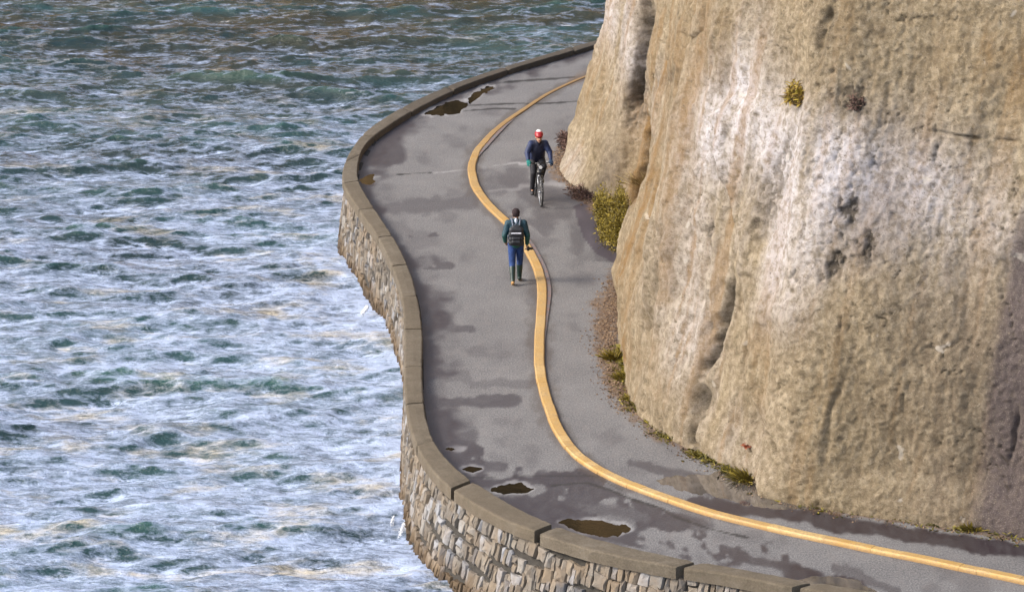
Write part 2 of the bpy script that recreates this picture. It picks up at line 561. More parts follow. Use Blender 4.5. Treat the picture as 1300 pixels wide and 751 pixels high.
    col = t.ramp(n1, [(0.3, (0.100, 0.096, 0.098)), (0.55, (0.152, 0.147, 0.147)), (0.75, (0.205, 0.199, 0.196))])
    col = t.mix(0.55, col, t.ramp(n2, [(0.32, (0.030, 0.029, 0.030)), (0.5, (0.142, 0.138, 0.138)), (0.72, (0.37, 0.36, 0.355))]))
    col = t.mix(t.math('MULTIPLY', t.ramp(n3, [(0.5, 0.0), (0.7, 1.0)]), 0.35), col, (0.20, 0.18, 0.17))
    col = t.mix(pa, col, (0.068, 0.056, 0.066))
    wetf = t.math('MULTIPLY', wt, t.ramp(n3, [(0.25, 0.75), (0.6, 1.0)]), True)
    col = t.mix(wetf, col, (0.026, 0.019, 0.024))
    col = t.mix(gr, col, (0.07, 0.055, 0.045))
    col = t.mix(t.n('ShaderNodeMapRange', {'Value': ln, 'From Min': 0.5, 'From Max': 1.0}).outputs[0], col, (0.02, 0.018, 0.017))
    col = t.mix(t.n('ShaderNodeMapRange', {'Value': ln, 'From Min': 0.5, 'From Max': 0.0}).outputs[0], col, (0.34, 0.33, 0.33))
    col = t.mix(t.math('MULTIPLY', dt, t.ramp(n3, [(0.3, 0.55), (0.6, 1.0)])), col, t.ramp(t.noise(v, 9, 5, 0.7), [(0.3, (0.06, 0.035, 0.02)), (0.55, (0.14, 0.085, 0.045)), (0.75, (0.22, 0.15, 0.085))]))
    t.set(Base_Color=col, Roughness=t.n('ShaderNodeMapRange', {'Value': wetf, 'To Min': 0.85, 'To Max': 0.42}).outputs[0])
    t.bump(t.math('ADD', n2, t.math('MULTIPLY', t.noise(v, 14, 4), 0.6)), 0.5, 0.008)
    o = link('path', me, t.m)
    tag(o, 'grey asphalt seawall path with wet stains', 'path', kind='structure')
    # ---- puddles
    tp = NT('puddle_water')
    vp = tp.coords()
    tp.set(Base_Color=tp.ramp(tp.noise(vp, 1.5, 4), [(0.35, (0.006, 0.005, 0.003)), (0.7, (0.016, 0.012, 0.007))]), Roughness=0.03, IOR=1.22)
    tp.bump(tp.noise(vp, 7, 2), 0.06, 0.01)
    tq = NT('shallow_puddle_water')
    vq = tq.coords()
    tq.set(Base_Color=tq.ramp(tq.noise(vq, 2.5, 5, .6), [(0.35, (0.05, 0.045, 0.043)), (0.7, (0.11, 0.10, 0.098))]), Roughness=0.04, IOR=2.8)
    tq.bump(tq.noise(vq, 5, 2), 0.08, 0.01)
    for i, (pts, lab) in enumerate(PUD):
        P = np.array([unp(a, b, 0)[:2] for a, b in pts + pts[:1]])
        Cc = resample(P, 90)[:-1]
        cen = Cc.mean(0)
        r = np.linalg.norm(Cc - cen, axis=1)
        Cc = cen + (Cc - cen) * (1 + 0.12 / np.clip(r, .3, 9))[:, None]
        me = bpy.data.meshes.new('puddle')
        bm = bmesh.new()
        bm.faces.new([bm.verts.new((a, b, -0.0055)) for a, b in Cc])
        bmesh.ops.triangulate(bm, faces=bm.faces)
        bmesh.ops.recalc_face_normals(bm, faces=bm.faces)
        bm.to_mesh(me)
        bm.free()
        tag(link('puddle', me, (tq if 'cliff' in lab or 'bottom' in lab else tp).m), lab, 'puddle', 'puddles on the path', kind='structure')


build_path()


# ================================================================== CLIFF
def build_cliff():
    # sample the foot evenly in what the eye sees: mix of arc length and picture length
    s = arclen(FC)
    px, py = proj(np.c_[FC, np.zeros(len(FC))])
    sp = arclen(np.c_[px, py]) / 75.0
    q = 0.35 * s + sp
    nu, nv = 1050, 430
    tu = np.linspace(0, q[-1], nu)
    U = np.interp(tu, q, s)
    base = at_s(FC, s, U)
    T = np.gradient(base, axis=0)
    T /= np.linalg.norm(T, axis=1)[:, None]
    Nn = np.stack([-T[:, 1], T[:, 0]], 1)           # into the rock
    mid = nu // 2
    if Nn[mid, 0] < 0:
        Nn = -Nn
    NS = Nn.copy()
    for _ in range(160):
        NS[1:-1] = 0.25 * NS[:-2] + 0.5 * NS[1:-1] + 0.25 * NS[2:]
    NS /= np.linalg.norm(NS, axis=1)[:, None]
    zt = np.linspace(0, 1, nv - 14) ** 1.0 * 14.0 - 0.25
    Z = np.concatenate([zt, 13.75 + 1.6 * np.sin(np.linspace(0.1, 1.5, 14))])
    back = np.concatenate([np.zeros(nv - 14), 26 * np.linspace(0.02, 1, 14) ** 2])
    zz, uu = np.meshgrid(Z, U, indexing='xy')        # (nu, nv)
    bpx, bpy_ = proj(np.c_[base, np.zeros(nu)])
    rear = sstep(275, 225, bpy_)                     # the far buttress leans back more at its foot
    low = sstep(500, 560, bpy_)
    zc = np.clip(zz, 0, None)
    front = sstep(270, 310, bpy_) * sstep(520, 470, bpy_)
    lean = (0.125 + 0.04 * front[:, None]) * zc + (0.42 * (1 - np.exp(-zc / 0.9)) + 0.10 * zc) * rear[:, None]
    lean = lean - 0.02 * zc * low[:, None] + back[None, :]
    # soften the notch with height: move towards smoothed foot
    sm = base.copy()
    for _ in range(600):
        sm[1:-1] = 0.25 * sm[:-2] + 0.5 * sm[1:-1] + 0.25 * sm[2:]
    wgt = sstep(7.0, 13.0, zz)[..., None] * 0.4
    B = base[:, None, :] * (1 - wgt) + sm[:, None, :] * wgt
    nb = sstep(0, 0.8, zz)[..., None]
    Nd = Nn[:, None, :] * (1 - nb) + NS[:, None, :] * nb
    P = np.concatenate([B + Nd * lean[..., None], zz[..., None]], -1)
    PX, PY = proj(P)
    x, y, z = P[..., 0], P[..., 1], P[..., 2]
    a = uu - 0.14 * z                                # along the face, slanted with the jointing
    grow = sstep(0.0, 0.9, zz)
    d = 0.30 * fbm(a / 3.1, z / 4.2, 1.3, 2) * grow
    fq = (fbm(a / 1.5 + 0.12 * fbm(a * 2, z * 2, 3.0, 2), z / 5.5, 2.2, 3) + 2) * 4.0
    fr_ = fq - np.floor(fq)
    plate = (np.floor(fq) + sstep(0.40, 0.60, fr_)) / 4.0 - 2
    d += 0.20 * plate * grow * (1 - 0.8 * sstep(950, 1020, PX)) + 0.10 * sstep(950, 1020, PX) * fbm(a / 1.6, z / 2.4, 8.2, 2) * grow
    flute = 1 - 0.8 * sstep(930, 1010, PX)
    d += 0.06 * flute * fbm(a / 0.95, z / 6.5, 4.1, 3) * grow
    rid = 1 - np.abs(fbm(a / 1.5, z / 8.0, 9.4, 2)) * 2.2
    d -= 0.08 * flute * np.clip(rid, 0, 1) ** 14 * grow
    d += 0.030 * fbm(x / 0.6, y / 0.6, z / 0.9, 3, 0.5)
    rough = sstep(880, 1010, PX) * 0.7 + 0.35
    bl = np.abs(fbm(x / 0.22, y / 0.22, z / 0.30, 3, 0.6))
    d += 0.034 * rough * (0.35 - bl) + 0.020 * rough * perlin(x / 0.085, y / 0.085, z / 0.10) + 0.012 * rough * perlin(x / 0.045, y / 0.045, z / 0.05)
    pn = perlin(x / 0.2, y / 0.2, z / 0.26) + 0.4 * perlin(x / 0.09, y / 0.09, z / 0.1)
    pitz = np.clip(blob(PX, PY, 1060, 200, 120, 160) + blob(PX, PY, 800, 110, 25, 70) + 0.35, 0, 1)
    d -= 0.05 * sstep(0.50, 0.75, pn) * pitz
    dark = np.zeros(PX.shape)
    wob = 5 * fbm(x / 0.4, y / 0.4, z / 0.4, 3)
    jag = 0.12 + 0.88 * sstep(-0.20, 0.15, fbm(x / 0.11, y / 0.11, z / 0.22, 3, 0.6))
    # (polyline, half width px, depth m, darkening)
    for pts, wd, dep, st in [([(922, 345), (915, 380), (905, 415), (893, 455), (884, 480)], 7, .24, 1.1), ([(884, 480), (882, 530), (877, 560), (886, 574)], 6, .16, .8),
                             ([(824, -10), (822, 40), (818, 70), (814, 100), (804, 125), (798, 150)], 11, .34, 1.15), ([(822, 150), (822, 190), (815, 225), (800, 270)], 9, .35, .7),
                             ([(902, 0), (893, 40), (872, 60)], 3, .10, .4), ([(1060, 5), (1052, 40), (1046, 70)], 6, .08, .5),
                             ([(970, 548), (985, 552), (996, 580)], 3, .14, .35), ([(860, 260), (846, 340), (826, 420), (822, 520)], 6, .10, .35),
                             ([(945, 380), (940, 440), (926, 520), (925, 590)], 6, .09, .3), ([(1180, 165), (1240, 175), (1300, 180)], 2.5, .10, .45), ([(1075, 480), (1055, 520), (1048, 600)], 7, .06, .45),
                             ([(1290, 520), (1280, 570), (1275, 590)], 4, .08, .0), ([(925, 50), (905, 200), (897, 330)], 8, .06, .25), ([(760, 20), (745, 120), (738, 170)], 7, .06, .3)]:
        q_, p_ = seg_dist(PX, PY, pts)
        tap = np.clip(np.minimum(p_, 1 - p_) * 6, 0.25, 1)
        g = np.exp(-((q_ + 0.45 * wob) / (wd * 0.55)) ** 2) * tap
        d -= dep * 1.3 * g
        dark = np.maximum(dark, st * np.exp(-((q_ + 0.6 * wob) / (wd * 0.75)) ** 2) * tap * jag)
    # hairline fractures following the jointing
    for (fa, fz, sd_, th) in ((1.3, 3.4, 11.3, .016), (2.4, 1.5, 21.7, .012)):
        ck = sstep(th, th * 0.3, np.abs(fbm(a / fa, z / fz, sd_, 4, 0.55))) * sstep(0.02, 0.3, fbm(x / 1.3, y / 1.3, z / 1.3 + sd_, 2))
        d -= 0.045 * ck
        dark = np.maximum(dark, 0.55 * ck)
    # scooped hollow
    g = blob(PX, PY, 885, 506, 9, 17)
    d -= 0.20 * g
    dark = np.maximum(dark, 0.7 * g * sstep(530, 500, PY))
    # proud flakes: right of an edge line the face steps out or in
    def step(pts, side_w, dep, fade):
        nonlocal d
        xs_ = np.interp(PY, [p[1] for p in pts], [p[0] for p in pts])
        q_ = PX + 0.5 * wob - xs_
        m = sstep(pts[0][1] - 20, pts[0][1] + 20, PY) * sstep(pts[-1][1] + 20, pts[-1][1] - 20, PY)
        d = d + dep * sstep(-side_w, side_w, q_) * np.exp(-np.clip(q_, 0, None) / fade) * m
    step([(905, 130), (915, 220), (935, 310), (955, 400), (952, 470), (968, 545), (969, 640)], 4, 0.22, 70)
    step([(868, -30), (858, 60), (842, 160), (830, 260), (806, 350), (798, 470), (800, 560)], 8, 0.12, 40)
    step([(982, 60), (980, 200), (965, 300), (958, 380)], 10, -0.12, 60)
    step([(1210, 330), (1225, 480), (1215, 700)], 14, -0.10, 120)
    step([(780, -20), (768, 90), (752, 200)], 6, 0.10, 30)
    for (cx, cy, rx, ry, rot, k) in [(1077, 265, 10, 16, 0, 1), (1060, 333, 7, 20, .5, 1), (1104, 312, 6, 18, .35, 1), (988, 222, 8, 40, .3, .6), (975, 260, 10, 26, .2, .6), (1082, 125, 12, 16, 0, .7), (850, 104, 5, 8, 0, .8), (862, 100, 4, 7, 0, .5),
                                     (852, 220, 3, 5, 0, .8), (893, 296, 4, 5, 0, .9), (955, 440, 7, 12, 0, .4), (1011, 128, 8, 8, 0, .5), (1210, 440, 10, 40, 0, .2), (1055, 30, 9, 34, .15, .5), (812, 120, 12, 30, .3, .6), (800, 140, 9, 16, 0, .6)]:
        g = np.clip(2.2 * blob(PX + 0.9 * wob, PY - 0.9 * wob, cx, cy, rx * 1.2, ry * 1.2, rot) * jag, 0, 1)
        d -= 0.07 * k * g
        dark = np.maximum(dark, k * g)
    # ------- colour masks: lichen-white, ochre seep streaks, dark cracks and growth, violet-grey seep
    st1 = fbm(a / 0.35, z / 5.5, 3.7, 4)
    big = fbm(x / 2.2, y / 2.2, z / 2.8, 4)
    white = (0.9 * blob(PX, PY, 1040, 200, 90, 70, .3) + 0.8 * blob(PX, PY, 1000, 330, 60, 70, .3) + 0.9 * blob(PX, PY, 800, 60, 26, 90, -.15) + 0.6 * blob(PX, PY, 900, 190, 25, 130, .15)
             + 0.55 * blob(PX, PY, 930, 130, 40, 110, .1) + 0.5 * blob(PX, PY, 1180, 270, 90, 90) + 0.35 * blob(PX, PY, 1290, 300, 30, 80) + 0.4 * blob(PX, PY, 870, 420, 40, 90) + 0.3 * blob(PX, PY, 930, 560, 60, 60) + 0.4 * blob(PX, PY, 725, 205, 20, 30))
    white = np.clip(white * (0.75 + 0.9 * big + 0.5 * st1), 0, 1)
    ochre = np.zeros(PX.shape)
    for pts, wd, k in [([(850, 20), (840, 150), (830, 260), (812, 340), (800, 460)], 13, .9), ([(905, 0), (880, 130), (868, 260), (845, 380)], 10, .55), ([(872, 0), (862, 120)], 8, .5), ([(812, 130), (816, 200), (806, 250)], 18, 1.0),
                       ([(960, 430), (950, 450)], 12, .6), ([(770, 30), (748, 150)], 10, .4), ([(925, 20), (915, 100)], 10, .35), ([(1240, 60), (1300, 90)], 50, .45), ([(970, 500), (990, 540)], 16, .35), ([(830, 420), (840, 500)], 10, .3)]:
        q_, p_ = seg_dist(PX, PY, pts)
        ochre = np.maximum(ochre, k * np.exp(-((q_ + 3 * st1 * 2) / wd) ** 2) * np.clip(0.6 + 1.2 * st1, 0, 1.2))
    ochre = np.clip(np.maximum(ochre * 1.25, 0.65 * sstep(0.15, 0.6, st1 + 0.3 * big)), 0, 1)
    ochre = ochre * (1 - 0.55 * sstep(930, 1010, PX) * (1 - blob(PX, PY, 1270, 75, 70, 60)))
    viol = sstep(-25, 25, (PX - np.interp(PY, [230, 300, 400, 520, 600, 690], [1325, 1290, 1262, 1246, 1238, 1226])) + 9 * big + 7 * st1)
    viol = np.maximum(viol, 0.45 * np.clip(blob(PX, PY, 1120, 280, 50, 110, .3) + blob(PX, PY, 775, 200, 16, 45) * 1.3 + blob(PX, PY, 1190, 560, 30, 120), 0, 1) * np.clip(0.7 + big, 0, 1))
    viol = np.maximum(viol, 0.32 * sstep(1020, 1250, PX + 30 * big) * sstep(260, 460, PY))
    d = d * np.concatenate([np.ones(nv - 14), np.linspace(1, .3, 14)])[None, :]
    # normal of the smooth face
    Pu = np.gradient(P, axis=0)
    Pv = np.gradient(P, axis=1)
    nrm = np.cross(Pu, Pv)
    nrm /= np.linalg.norm(nrm, axis=-1)[..., None] + 1e-9
    out = np.concatenate([-Nd, np.zeros(Nd.shape[:2] + (1,))], -1)
    flip = np.sign((nrm * out).sum(-1))[..., None]
    nrm = 0.5 * nrm * flip + 0.5 * out
    Pd = P + nrm * d[..., None]
    me = mesh_np('cliff', Pd.reshape(-1, 3), grid_faces(nu, nv))
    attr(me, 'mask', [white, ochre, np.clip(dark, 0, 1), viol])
    t = NT('cliff_rock')
    wh, oc, dk, vi = t.attr('mask')
    v = t.coords()
    vs = t.coords((1, 1, 0.16), (0, 0.12, 0))
    n1 = t.noise(v, 0.9, 8, 0.62)
    n2 = t.noise(v, 7, 8, 0.68)
    n3 = t.noise(vs, 5.5, 6, 0.6)
    n4 = t.noise(v, 17, 5, 0.8)
    n5 = t.noise(v, 48, 3, 0.7)
    col = t.ramp(n1, [(0.28, (0.105, 0.073, 0.034)), (0.5, (0.210, 0.158, 0.086)), (0.72, (0.34, 0.272, 0.168))])
    col = t.mix(0.5, col, t.ramp(n2, [(0.34, (0.045, 0.030, 0.012)), (0.48, (0.20, 0.152, 0.088)), (0.64, (0.42, 0.345, 0.235))]))
    col = t.mix(t.math('MULTIPLY', t.ramp(n3, [(0.5, 0.0), (0.68, 1.0)]), 0.5), col, (0.15, 0.103, 0.052))
    wf = t.math('MULTIPLY', wh, t.ramp(n2, [(0.36, 0.25), (0.56, 1.0)]))
    col = t.mix(t.math('MULTIPLY', wf, 0.92), col, (0.55, 0.53, 0.56))
    col = t.mix(t.math('MULTIPLY', oc, t.ramp(n3, [(0.3, 0.55), (0.55, 1.0)])), col, (0.185, 0.100, 0.024))
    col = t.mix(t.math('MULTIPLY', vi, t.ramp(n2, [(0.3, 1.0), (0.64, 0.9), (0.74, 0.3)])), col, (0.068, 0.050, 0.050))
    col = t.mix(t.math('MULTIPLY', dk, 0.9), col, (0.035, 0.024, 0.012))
    spk = t.ramp(n4, [(0.36, 1.0), (0.43, 0.0)])
    col = t.mix(t.math('MULTIPLY', spk, 0.75), col, (0.06, 0.042, 0.022))
    col = t.mix(t.math('MULTIPLY', t.ramp(n5, [(0.55, 0.0), (0.7, 1.0)]), 0.35), col, (0.48, 0.42, 0.34))
    col = t.mix(0.05, col, (0.19, 0.18, 0.175))
    spw = t.ramp(t.noise(v, 2.3, 3, 0.5, 0.4), [(0.70, 0.0), (0.74, 1.0)])
    col = t.mix(t.math('MULTIPLY', spw, 0.5), col, (0.50, 0.46, 0.40))
    t.set(Base_Color=col, Roughness=0.9)
    t.bump(t.math('ADD', t.math('ADD', n2, t.math('MULTIPLY', n4, 0.5)), t.math('MULTIPLY', n5, 0.45)), 1.0, 0.045)
    o = link('cliff', me, t.m)
    tag(o, 'tall weathered sandstone cliff with seep streaks beside the path', 'cliff', kind='structure')
    return Pd, np.stack([PX, PY], -1), bpx


CLIFF, CLIFFPX, _ = build_cliff()


def on_cliff(px, py):
    X, Y = proj(CLIFF[:, :-16])
    dep = (CLIFF[:, :-16] - C0) @ Fv
    c = np.hypot(X - px, Y - py)
    m = c < 4
    if not m.any():
        i = np.argmin(c)
    else:
        i = np.argmin(np.where(m, dep, 1e9))
    return CLIFF[:, :-16].reshape(-1, 3)[i]


# ================================================================== SEAWALL
def stone_mesh(seed, w_=1.0, h_=1.0, d_=1.0):
    r = random.Random(seed)
    bm = bmesh.new()
    # rounded irregular block: back face, shoulder ring, face ring, face centre
    n = 8
    ang = [(-1, -1), (0, -1), (1, -1), (1, 0), (1, 1), (0, 1), (-1, 1), (-1, 0)]
    j = lambda k: r.uniform(-k, k)
    ring = [(a * .5 + j(.09), b * .5 + j(.09)) for a, b in ang]
    back = [bm.verts.new((x, -0.5, z)) for x, z in ring]
    sh = [bm.verts.new((x * .99, 0.25 + j(.08), z * .99)) for x, z in ring]
    fr = [bm.verts.new((x * .80 + j(.03), 0.46 + j(.10), z * .86 + j(.03))) for x, z in ring]
    ce = bm.verts.new((j(.15), 0.52 + j(.08), j(.15)))
    for i in range(n):
        k = (i + 1) % n
        bm.faces.new((back[i], back[k], sh[k], sh[i]))
        bm.faces.new((sh[i], sh[k], fr[k], fr[i]))
        bm.faces.new((fr[i], fr[k], ce))
    bmesh.ops.recalc_face_normals(bm, faces=bm.faces)
    me = bpy.data.meshes.new('stone')
    bm.to_mesh(me)
    bm.free()
    return me


def stone_mat(name, rnd_attr):
    t = NT(name)
    if rnd_attr:
        a = t.n('ShaderNodeVertexColor', layer_name='rnd')
        rnd = t.n('ShaderNodeSeparateColor', {'Color': a.outputs[0]}).outputs[0]
    else:
        rnd = t.n('ShaderNodeObjectInfo').outputs['Random']
    geo = t.n('ShaderNodeNewGeometry')
    pos = geo.outputs['Position']
    base = t.ramp(rnd, [(0.0, (0.085, 0.078, 0.072)), (0.14, (0.18, 0.15, 0.115)), (0.30, (0.13, 0.118, 0.106)), (0.46, (0.235, 0.206, 0.168)), (0.62, (0.155, 0.138, 0.118)), (0.78, (0.28, 0.265, 0.245)), (0.92, (0.29, 0.30, 0.325)), (1.0, (0.06, 0.06, 0.065))])
    n1 = t.noise(pos, 9, 6, 0.65)
    n2 = t.noise(pos, 1.3, 4, 0.6)
    col = t.mix(t.ramp(n1, [(0.3, 0.55), (0.6, 0.0)]), base, (0.10, 0.075, 0.05))
    col = t.mix(t.math('MULTIPLY', t.ramp(n2, [(0.45, 0.0), (0.65, 1.0)]), 0.45), col, (0.27, 0.19, 0.11))
    z = t.n('ShaderNodeSeparateXYZ', {'Vector': pos}).outputs[2]
    zz = t.math('ADD', z, t.math('MULTIPLY', n2, 0.9))
    weed = t.n('ShaderNodeMapRange', {'Value': zz, 'From Min': WATER + 0.92, 'From Max': WATER + 0.55}).outputs[0]
    col = t.mix(t.math('MULTIPLY', weed, 0.75), col, (0.13, 0.075, 0.025))
    wetz = t.n('ShaderNodeMapRange', {'Value': zz, 'From Min': WATER + 0.68, 'From Max': WATER + 0.4}).outputs[0]
    col = t.mix(t.math('MULTIPLY', wetz, 0.7), col, (0.035, 0.022, 0.012))
    t.set(Base_Color=t.mix(0.12, col, (0.03, 0.03, 0.03)), Roughness=0.88)
    t.bump(n1, 0.8, 0.03)
    return t.m


def build_wall():
    wall = empty('seawall', (0, 0, 0))
    tag(wall, 'curving stone seawall with concrete parapet blocks between sea and path', 'wall')
    pxs, pys = proj(np.c_[CAPO, np.full(KC, CAPZ)])
    vis = np.where((pys > 40) & (pxs < 1400))[0]
    batter = np.interp(pys, [60, 180, 235, 300, 420, 500, 560, 640, 720], [.25, .30, .22, .12, .12, .22, .36, .40, .40])
    top = CAPO - CN * 0.07
    foot = top + CN * batter[:, None]
    zb = WATER - 0.5
    # core
    V, F = [], []
    ins = 0.065
    for i in range(KC):
        V += [(*(top[i] - CN[i] * (ins + .25)), 0.0), (*(top[i] - CN[i] * ins), 0.0), (*(foot[i] - CN[i] * ins), zb)]
    for i in range(KC - 1):
        a, b = 3 * i, 3 * i + 3
        F += [(a, b, b + 1, a + 1), (a + 1, b + 1, b + 2, a + 2)]
    me = mesh_np('mortar_core', V, F)
    link('mortar_core', me, simple('mortar', (0.035, 0.031, 0.026), 0.95, 0.4, 20), wall)
    # ---- stones set on edge, in broken courses
    frame = []
    zlen = 0 - zb
    r = random.Random(5)
    row_top = 0.0
    courses = []
    z = -0.015
    while z > zb:
        h = r.uniform(0.17, 0.34)
        courses.append((z, h))
        z -= h
    smax = CS[vis[-1]] + 1.0
    smin = CS[vis[0]] - 1.0
    for ci, (zt, h) in enumerate(courses):
        s = smin + r.uniform(0, .2)
        while s < smax:
            w_ = r.choice([r.uniform(.08, .12), r.uniform(.10, .16), r.uniform(.13, .20), r.uniform(.18, .30)])
            big = r.random()
            dz = 0.08 * math.sin(s * 1.3 + ci * 1.1) + 0.05 * math.sin(s * 3.1 + ci * 2.3) + r.uniform(-.03, .03)
            dz = min(dz, 0.0) if ci == 0 else dz
            hh = h
            pieces = [(zt + dz, h)]
            if big > 0.86 and w_ > .14:
                f = r.uniform(.4, .6)
                pieces = [(zt + dz, h * f), (zt + dz - h * f, h * (1 - f))]
            for (pz, ph) in pieces:
                sc = s + w_ / 2
                zc = pz - ph / 2
                f = min(1.0, max(0.0, -zc / zlen))
                o2 = np.array([np.interp(sc, CS, foot[:, k]) * f + np.interp(sc, CS, top[:, k]) * (1 - f) for k in (0, 1)])
                n2 = np.array([np.interp(sc, CS, CN[:, k]) for k in (0, 1)])
                n2 /= np.linalg.norm(n2)
                frame.append((o2, zc, n2, w_ - r.uniform(.002, .014), ph - r.uniform(.0, .018), r.uniform(.18, .24), r.uniform(-.028, .024), r.gauss(0.10, 0.07), np.interp(sc, CS, batter) / zlen, r.random()))
            s += w_
    variants = [stone_mesh(i) for i in range(14)]
    vd = []
    for m in variants:
        co = np.zeros(len(m.vertices) * 3)
        m.vertices.foreach_get('co', co)
        vd.append((co.reshape(-1, 3), [tuple(p.vertices) for p in m.polygons]))
    ms = stone_mat('wall_stone', False)
    for m in variants:
        m.materials.append(ms)
    # picture size of each stone
    info = []
    for k, (o2, zc, n2, w_, h_, d_, pr, tilt, bat, rn) in enumerate(frame):
        P = np.array([*o2, zc])
        X, Y = proj(P)
        dep = (P - C0) @ Fv
        face = (C0 - P) / np.linalg.norm(C0 - P) @ np.array([*n2, 0.1])
        inside = (0 < X < 1300) and (0 < Y < 755) and zc > WATER - 0.1
        info.append((w_ * h_ * max(face, 0.02) * (FPX / dep) ** 2 if inside else 0.0, k))
    order = [k for a, k in sorted(info, reverse=True)]
    single = set(order[:300])
    VV, FF, RR = [], [], []
    nvv = 0
    for k, (o2, zc, n2, w_, h_, d_, pr, tilt, bat, rn) in enumerate(frame):
        n3 = np.array([*n2, 0.0])
        t3 = np.array([n2[1], -n2[0], 0.0])
        up = np.array([0, 0, 1.0]) - n3 * bat
        up /= np.linalg.norm(up)
        nn = np.cross(t3, up)
        if nn @ n3 < 0:
            t3 = -t3
            nn = np.cross(t3, up)
        nn = nn if nn @ n3 > 0 else -nn
        t3 = np.cross(nn, up)
        c, s_ = math.cos(tilt), math.sin(tilt)
        tx, ux = t3 * c + up * s_, up * c - t3 * s_
        cen = np.array([*o2, zc]) + nn * (pr - d_ * 0.5)
        if k in single:
            o = bpy.data.objects.new('stone', variants[k % 14])
            M = np.eye(4)
            M[:3, 0], M[:3, 1], M[:3, 2], M[:3, 3] = tx * w_, nn * d_, ux * h_, cen
            o.matrix_world = Matrix(M.tolist())
            o.parent = wall
            COL.objects.link(o)
        else:
            co, fs = vd[k % 14]
            P = cen + co[:, :1] * tx * w_ + co[:, 1:2] * nn * d_ + co[:, 2:] * ux * h_
            VV.append(P)
            FF += [tuple(i + nvv for i in f) for f in fs]
            nvv += len(P)
            RR.append(np.full(len(P), rn))
    me = bpy.data.meshes.new('stonework')
    me.from_pydata(np.vstack(VV).tolist(), [], FF)
    attr(me, 'rnd', [np.concatenate(RR)])
    tag(link('stonework', me, stone_mat('wall_stone_far', True), wall), kind='stuff')
    # ---- parapet blocks
    t = NT('parapet_concrete')
    geo = t.n('ShaderNodeNewGeometry')
    pos = geo.outputs['Position']
    nzz = t.n('ShaderNodeSeparateXYZ', {'Vector': geo.outputs['True Normal']}).outputs[2]
    rnd = t.n('ShaderNodeObjectInfo').outputs['Random']
    n1, n2, n3 = t.noise(pos, 2.2, 6, 0.65), t.noise(pos, 28, 5, 0.7), t.noise(pos, 90, 2, 0.6)
    col = t.ramp(n1, [(0.3, (0.055, 0.042, 0.026)), (0.52, (0.130, 0.106, 0.075)), (0.72, (0.205, 0.178, 0.14))])
    col = t.mix(0.45, col, t.ramp(n2, [(0.3, (0.045, 0.035, 0.022)), (0.5, (0.13, 0.107, 0.078)), (0.7, (0.25, 0.222, 0.18))]))
    col = t.mix(t.n('ShaderNodeMapRange', {'Value': rnd, 'To Min': 0.0, 'To Max': 0.35}).outputs[0], col, (0.12, 0.09, 0.055))
    col = t.mix(t.math('MULTIPLY', t.ramp(n3, [(0.3, 1.0), (0.42, 0.0)]), 0.5), col, (0.07, 0.055, 0.04))
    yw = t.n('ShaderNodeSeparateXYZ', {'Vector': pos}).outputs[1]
    far_shade = t.n('ShaderNodeMapRange', {'Value': yw, 'From Min': unp(500, 200)[1], 'From Max': unp(500, 120)[1], 'To Max': 0.62}).outputs[0]  # far blocks darkened: shade of their inner faces painted into the colour
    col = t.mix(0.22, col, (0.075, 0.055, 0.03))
    col = t.mix(far_shade, col, (0.035, 0.027, 0.022))
    lich = t.ramp(t.noise(pos, 5.5, 5, 0.7), [(0.52, 0.0), (0.62, 1.0)])
    col = t.mix(t.math('MULTIPLY', lich, 0.35), col, (0.07, 0.056, 0.036))
    t.set(Base_Color=col, Roughness=0.92)
    t.bump(t.math('ADD', n2, n3), 0.6, 0.012)
    joints = [(1010, 14), (960, 18), (905, 24), (850, 31), (800, 39), (738, 60), (651, 85), (581, 110), (525, 137), (475, 170), (447, 200), (444, 230), (464, 264), (490, 299), (509, 335), (521, 374), (524, 417), (524, 464),
              (526, 511), (539, 561), (582, 615), (692, 671), (876, 716), (1022, 742), (1190, 772), (1350, 800)]
    js = []
    for a, b in joints:
        p = unp(a, b, CAPZ)[:2]
        js.append(CS[np.argmin(np.linalg.norm(CAPM - p, axis=1))])
    for bi in range(len(js) - 1):
        wide = lambda q: 0.075 if 600 < joints[q][1] < 760 else 0.024
        s0, s1 = js[bi] + wide(bi), js[bi + 1] - wide(bi + 1)
        n = max(4, int((s1 - s0) / 0.12))
        ts = np.linspace(s0, s1, n)
        r2 = random.Random(bi)
        dz, tw = r2.uniform(-.012, .012), r2.uniform(-.012, .012)
        po, pi = at_s(CAPO, CS, ts), at_s(CAPI, CS, ts)
        hz = np.interp(proj(np.c_[po, np.full(n, CAPZ)])[1], [100, 230], [.68, 1.0])
        b_ = 0.035
        prof = [('o', .012, -.03), ('o', .004, .09), ('o', 0.0, CAPZ - b_), ('o', .35 * b_, CAPZ - .3 * b_), ('o', b_ * 1.2, CAPZ), ('m', 0, CAPZ + .006),
                ('i', b_ * .9, CAPZ), ('i', b_ * .3, CAPZ - .3 * b_), ('i', 0, CAPZ - b_), ('i', 0, -.03)]
        V = []
        for i, sct in enumerate(ts):
            wv = po[i] - pi[i]
            W = np.linalg.norm(wv)
            wv = wv / W
            ln = min(i, n - 1 - i)
            sh = 0.018 if ln == 0 else 0.0
            for (sd_, q, z) in prof:
                off = {'o': q, 'm': W * .5, 'i': W - q}[sd_]
                off = min(max(off, sh), W - sh)
                xy = po[i] - wv * off
                nn = 0.008 * fbm(xy[0] * 4, xy[1] * 4, z * 4 + bi, 3)
                V.append((xy[0] + nn, xy[1] + nn, (z * hz[i] if z > .05 else z) + dz + tw * off / W - (sh if z > .1 else 0) + nn * .8))
        V = np.array(V)
        m = len(prof)
        F = []
        for i in range(n - 1):
            for k in range(m - 1):
                a = i * m + k
                F.append((a, a + m, a + m + 1, a + 1))
        F.append(tuple(range(m)))
